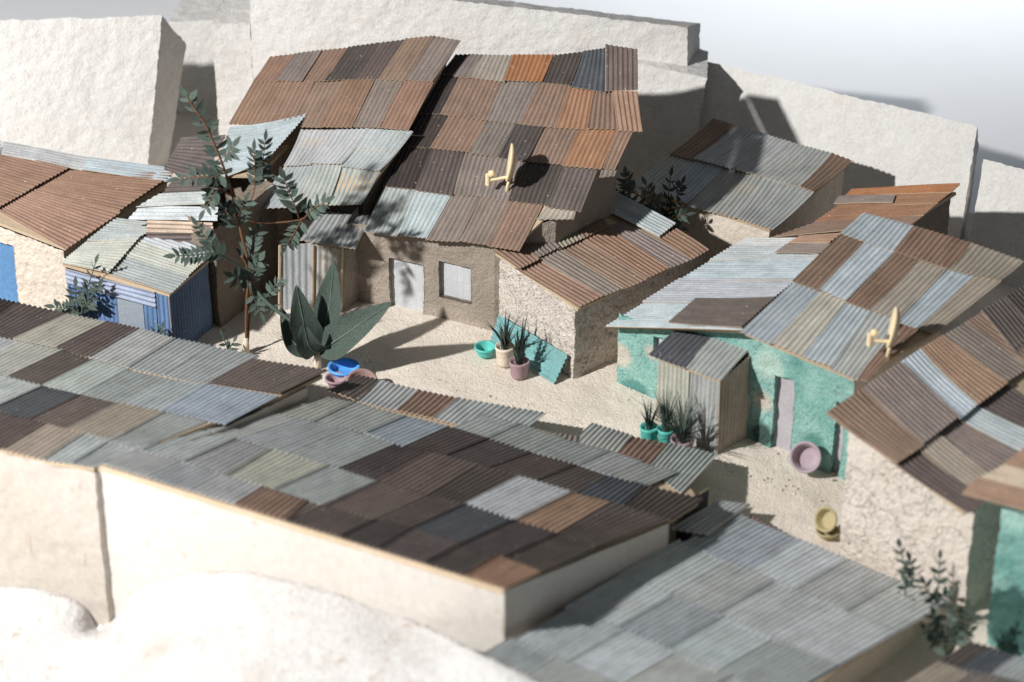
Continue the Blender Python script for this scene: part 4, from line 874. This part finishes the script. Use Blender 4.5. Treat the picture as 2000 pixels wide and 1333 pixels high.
def small_tree(label, base, sprigs, size, cat='tree', name='tree', seed=0, twig='twig'):
    t = thing(name, label, cat, base)
    for k, (pts, pairs) in enumerate(sprigs): branch(t, pts, .008, .003, pairs, size, (-.2+.2*(k % 3), -.6, .7), .15, twig, seed=seed*50+k, jit=.6)
    return t
y0 = .90; S = lambda px, py, dy=0: PY(px, py, y0+dy); gb = np.array([S(1300, 440)[0], y0, 0.])
small_tree('small dark leafy tree squeezed between the brown roofed and the silver roofed house', gb, [([gb, S(1300, 440), S(1303, 400), S(1310, 345, .05)], 6), ([S(1300, 430), S(1270, 398), S(1240, 378, -.03), S(1208, 372)], 4), ([S(1240, 378, -.03), S(1226, 360), S(1222, 342)], 4), ([S(1302, 420), S(1322, 385, -.05), S(1332, 360, -.05)], 5),
    ([S(1300, 430), S(1318, 425, -.1), S(1340, 420, -.1)], 4), ([S(1300, 425), S(1280, 395, -.08), S(1262, 362, .0)], 4), ([S(1301, 430), S(1290, 415, -.1), S(1275, 412, -.12)], 4), ([S(1301, 440), S(1310, 440, -.1), S(1328, 445, -.1)], 4)], .095, seed=2)
y0 = P(165, 690)[1]; S = lambda px, py, dy=0: PY(px, py, y0+dy); gb = np.array([S(165, 640)[0], y0, 0.])
small_tree('dark little shrub in front of the blue shed', gb, [([gb, S(160, 620), S(168, 575), S(186, 515)], 7), ([S(160, 615), S(140, 605), S(108, 600)], 5), ([S(163, 600), S(180, 580, -.03), S(192, 560, -.05)], 4), ([S(162, 620), S(150, 590, .03), S(148, 560, .03)], 4)], .10, 'shrub', 'shrub', 3, 'leaf')
y0 = P(316, 715)[1]; S = lambda px, py, dy=0: PY(px, py, y0+dy); gb = np.array([S(316, 700)[0], y0, 0.])
small_tree('tiny sprig peeping over the grey eave before the blue shed', gb, [([gb, S(316, 670), S(318, 642)], 3), ([S(316, 665), S(304, 650)], 2)], .07, 'plant', 'sprig', 4, 'leaf2')
y0 = P(445, 705)[1]; S = lambda px, py, dy=0: PY(px, py, y0+dy); gb = np.array([S(446, 700)[0], y0, 0.])
small_tree('two pale leaf tips showing above the eave left of the tree trunk', gb, [([gb, S(444, 680), S(436, 660)], 1), ([S(446, 685), S(456, 668)], 1)], .08, 'plant', 'sprig', 5, 'leaf2')
y0 = P(1765, 1215)[1]; S = lambda px, py, dy=0: PY(px, py, y0+dy); gb = np.array([S(1768, 1200)[0], y0, 0.])
small_tree('grey green seedling standing before the cracked pale wall', gb, [([gb, S(1768, 1170), S(1766, 1110), S(1758, 1070)], 4), ([S(1768, 1150), S(1785, 1125), S(1778, 1095)], 3)], .09, 'plant', 'sprig', 6, 'leaf2')
y0 = P(1828, 1230)[1]; S = lambda px, py, dy=0: PY(px, py, y0+dy); gb = np.array([S(1828, 1215)[0], y0, 0.])
small_tree('second grey green seedling nearer the corner of the cracked wall', gb, [([gb, S(1828, 1180), S(1834, 1130), S(1836, 1092)], 4), ([S(1828, 1175), S(1812, 1155), S(1806, 1142)], 2), ([S(1828, 1180), S(1850, 1162)], 2)], .085, 'plant', 'sprig', 7, 'leaf2')
y0 = P(1850, 1300)[1]; S = lambda px, py, dy=0: PY(px, py, y0+dy); gb = np.array([S(1850, 1270)[0], y0, 0.])
small_tree('dark bush in the gap between the low grey roof and the teal corner', gb, [([gb, S(1848, 1235), S(1862, 1195)], 5), ([S(1850, 1250), S(1875, 1225), S(1888, 1190)], 5), ([S(1848, 1250), S(1828, 1225), S(1822, 1200)], 5), ([S(1850, 1255), S(1880, 1245), S(1894, 1235)], 4), ([S(1848, 1255), S(1822, 1245), S(1808, 1230)], 4)], .085, 'shrub', 'shrub', 8, 'leaf')
bx = P(1706, 1166); V, F = lathe([(.03, 0), (.036, .02), (.042, .09), (.047, .095), (.047, .115), (.038, .115), (.035, .10), (.012, .098)], 22); o = mk('flower_pot', V, F, M['p_terra'], None, True); placed(o, bx); tag(o, 'reddish clay pot just behind the eave of the low grey roof', 'flower pot')

# ------------------------------------------------------------------ crumbs of plaster along the walls
def crumbs():
    rnd = np.random.default_rng(5); V = []; F = []
    segs = [(P(1121, 746), P(1205, 702), 60), (P(1205, 752), P(1275, 785), 60), (P(967, 648), P(1115, 748), 30), (P(830, 622), P(965, 655), 50), (P(1460, 862), P(1640, 930), 40), (P(520, 650), P(1200, 850), 120), (P(1400, 900), P(1620, 990), 60), (P(428, 648), P(545, 560), 50)]
    ico = np.array([(1, 0, 0), (-1, 0, 0), (0, 1, 0), (0, -1, 0), (0, 0, 1), (0, 0, -1)], float); fc = [(0, 2, 4), (2, 1, 4), (1, 3, 4), (3, 0, 4), (2, 0, 5), (1, 2, 5), (3, 1, 5), (0, 3, 5)]
    for a, b, n in segs:
        for _ in range(n):
            t = rnd.random(); p = a*(1-t)+b*t+np.array([*(rnd.normal(0, .035, 2)), .004]); r = .003+.010*rnd.random()**4
            k = len(V); V += list(p+ico*r*(1+.5*rnd.normal(0, 1, (6, 1))*.4)*np.array([1, 1, .7])); F += [tuple(i+k for i in f) for f in fc]
    o = mk('rubble', np.array(V), F, M['stucco'], None, False); tag(o, 'pale plaster crumbs scattered along the walls and yard', None, None, 'stuff')
crumbs()
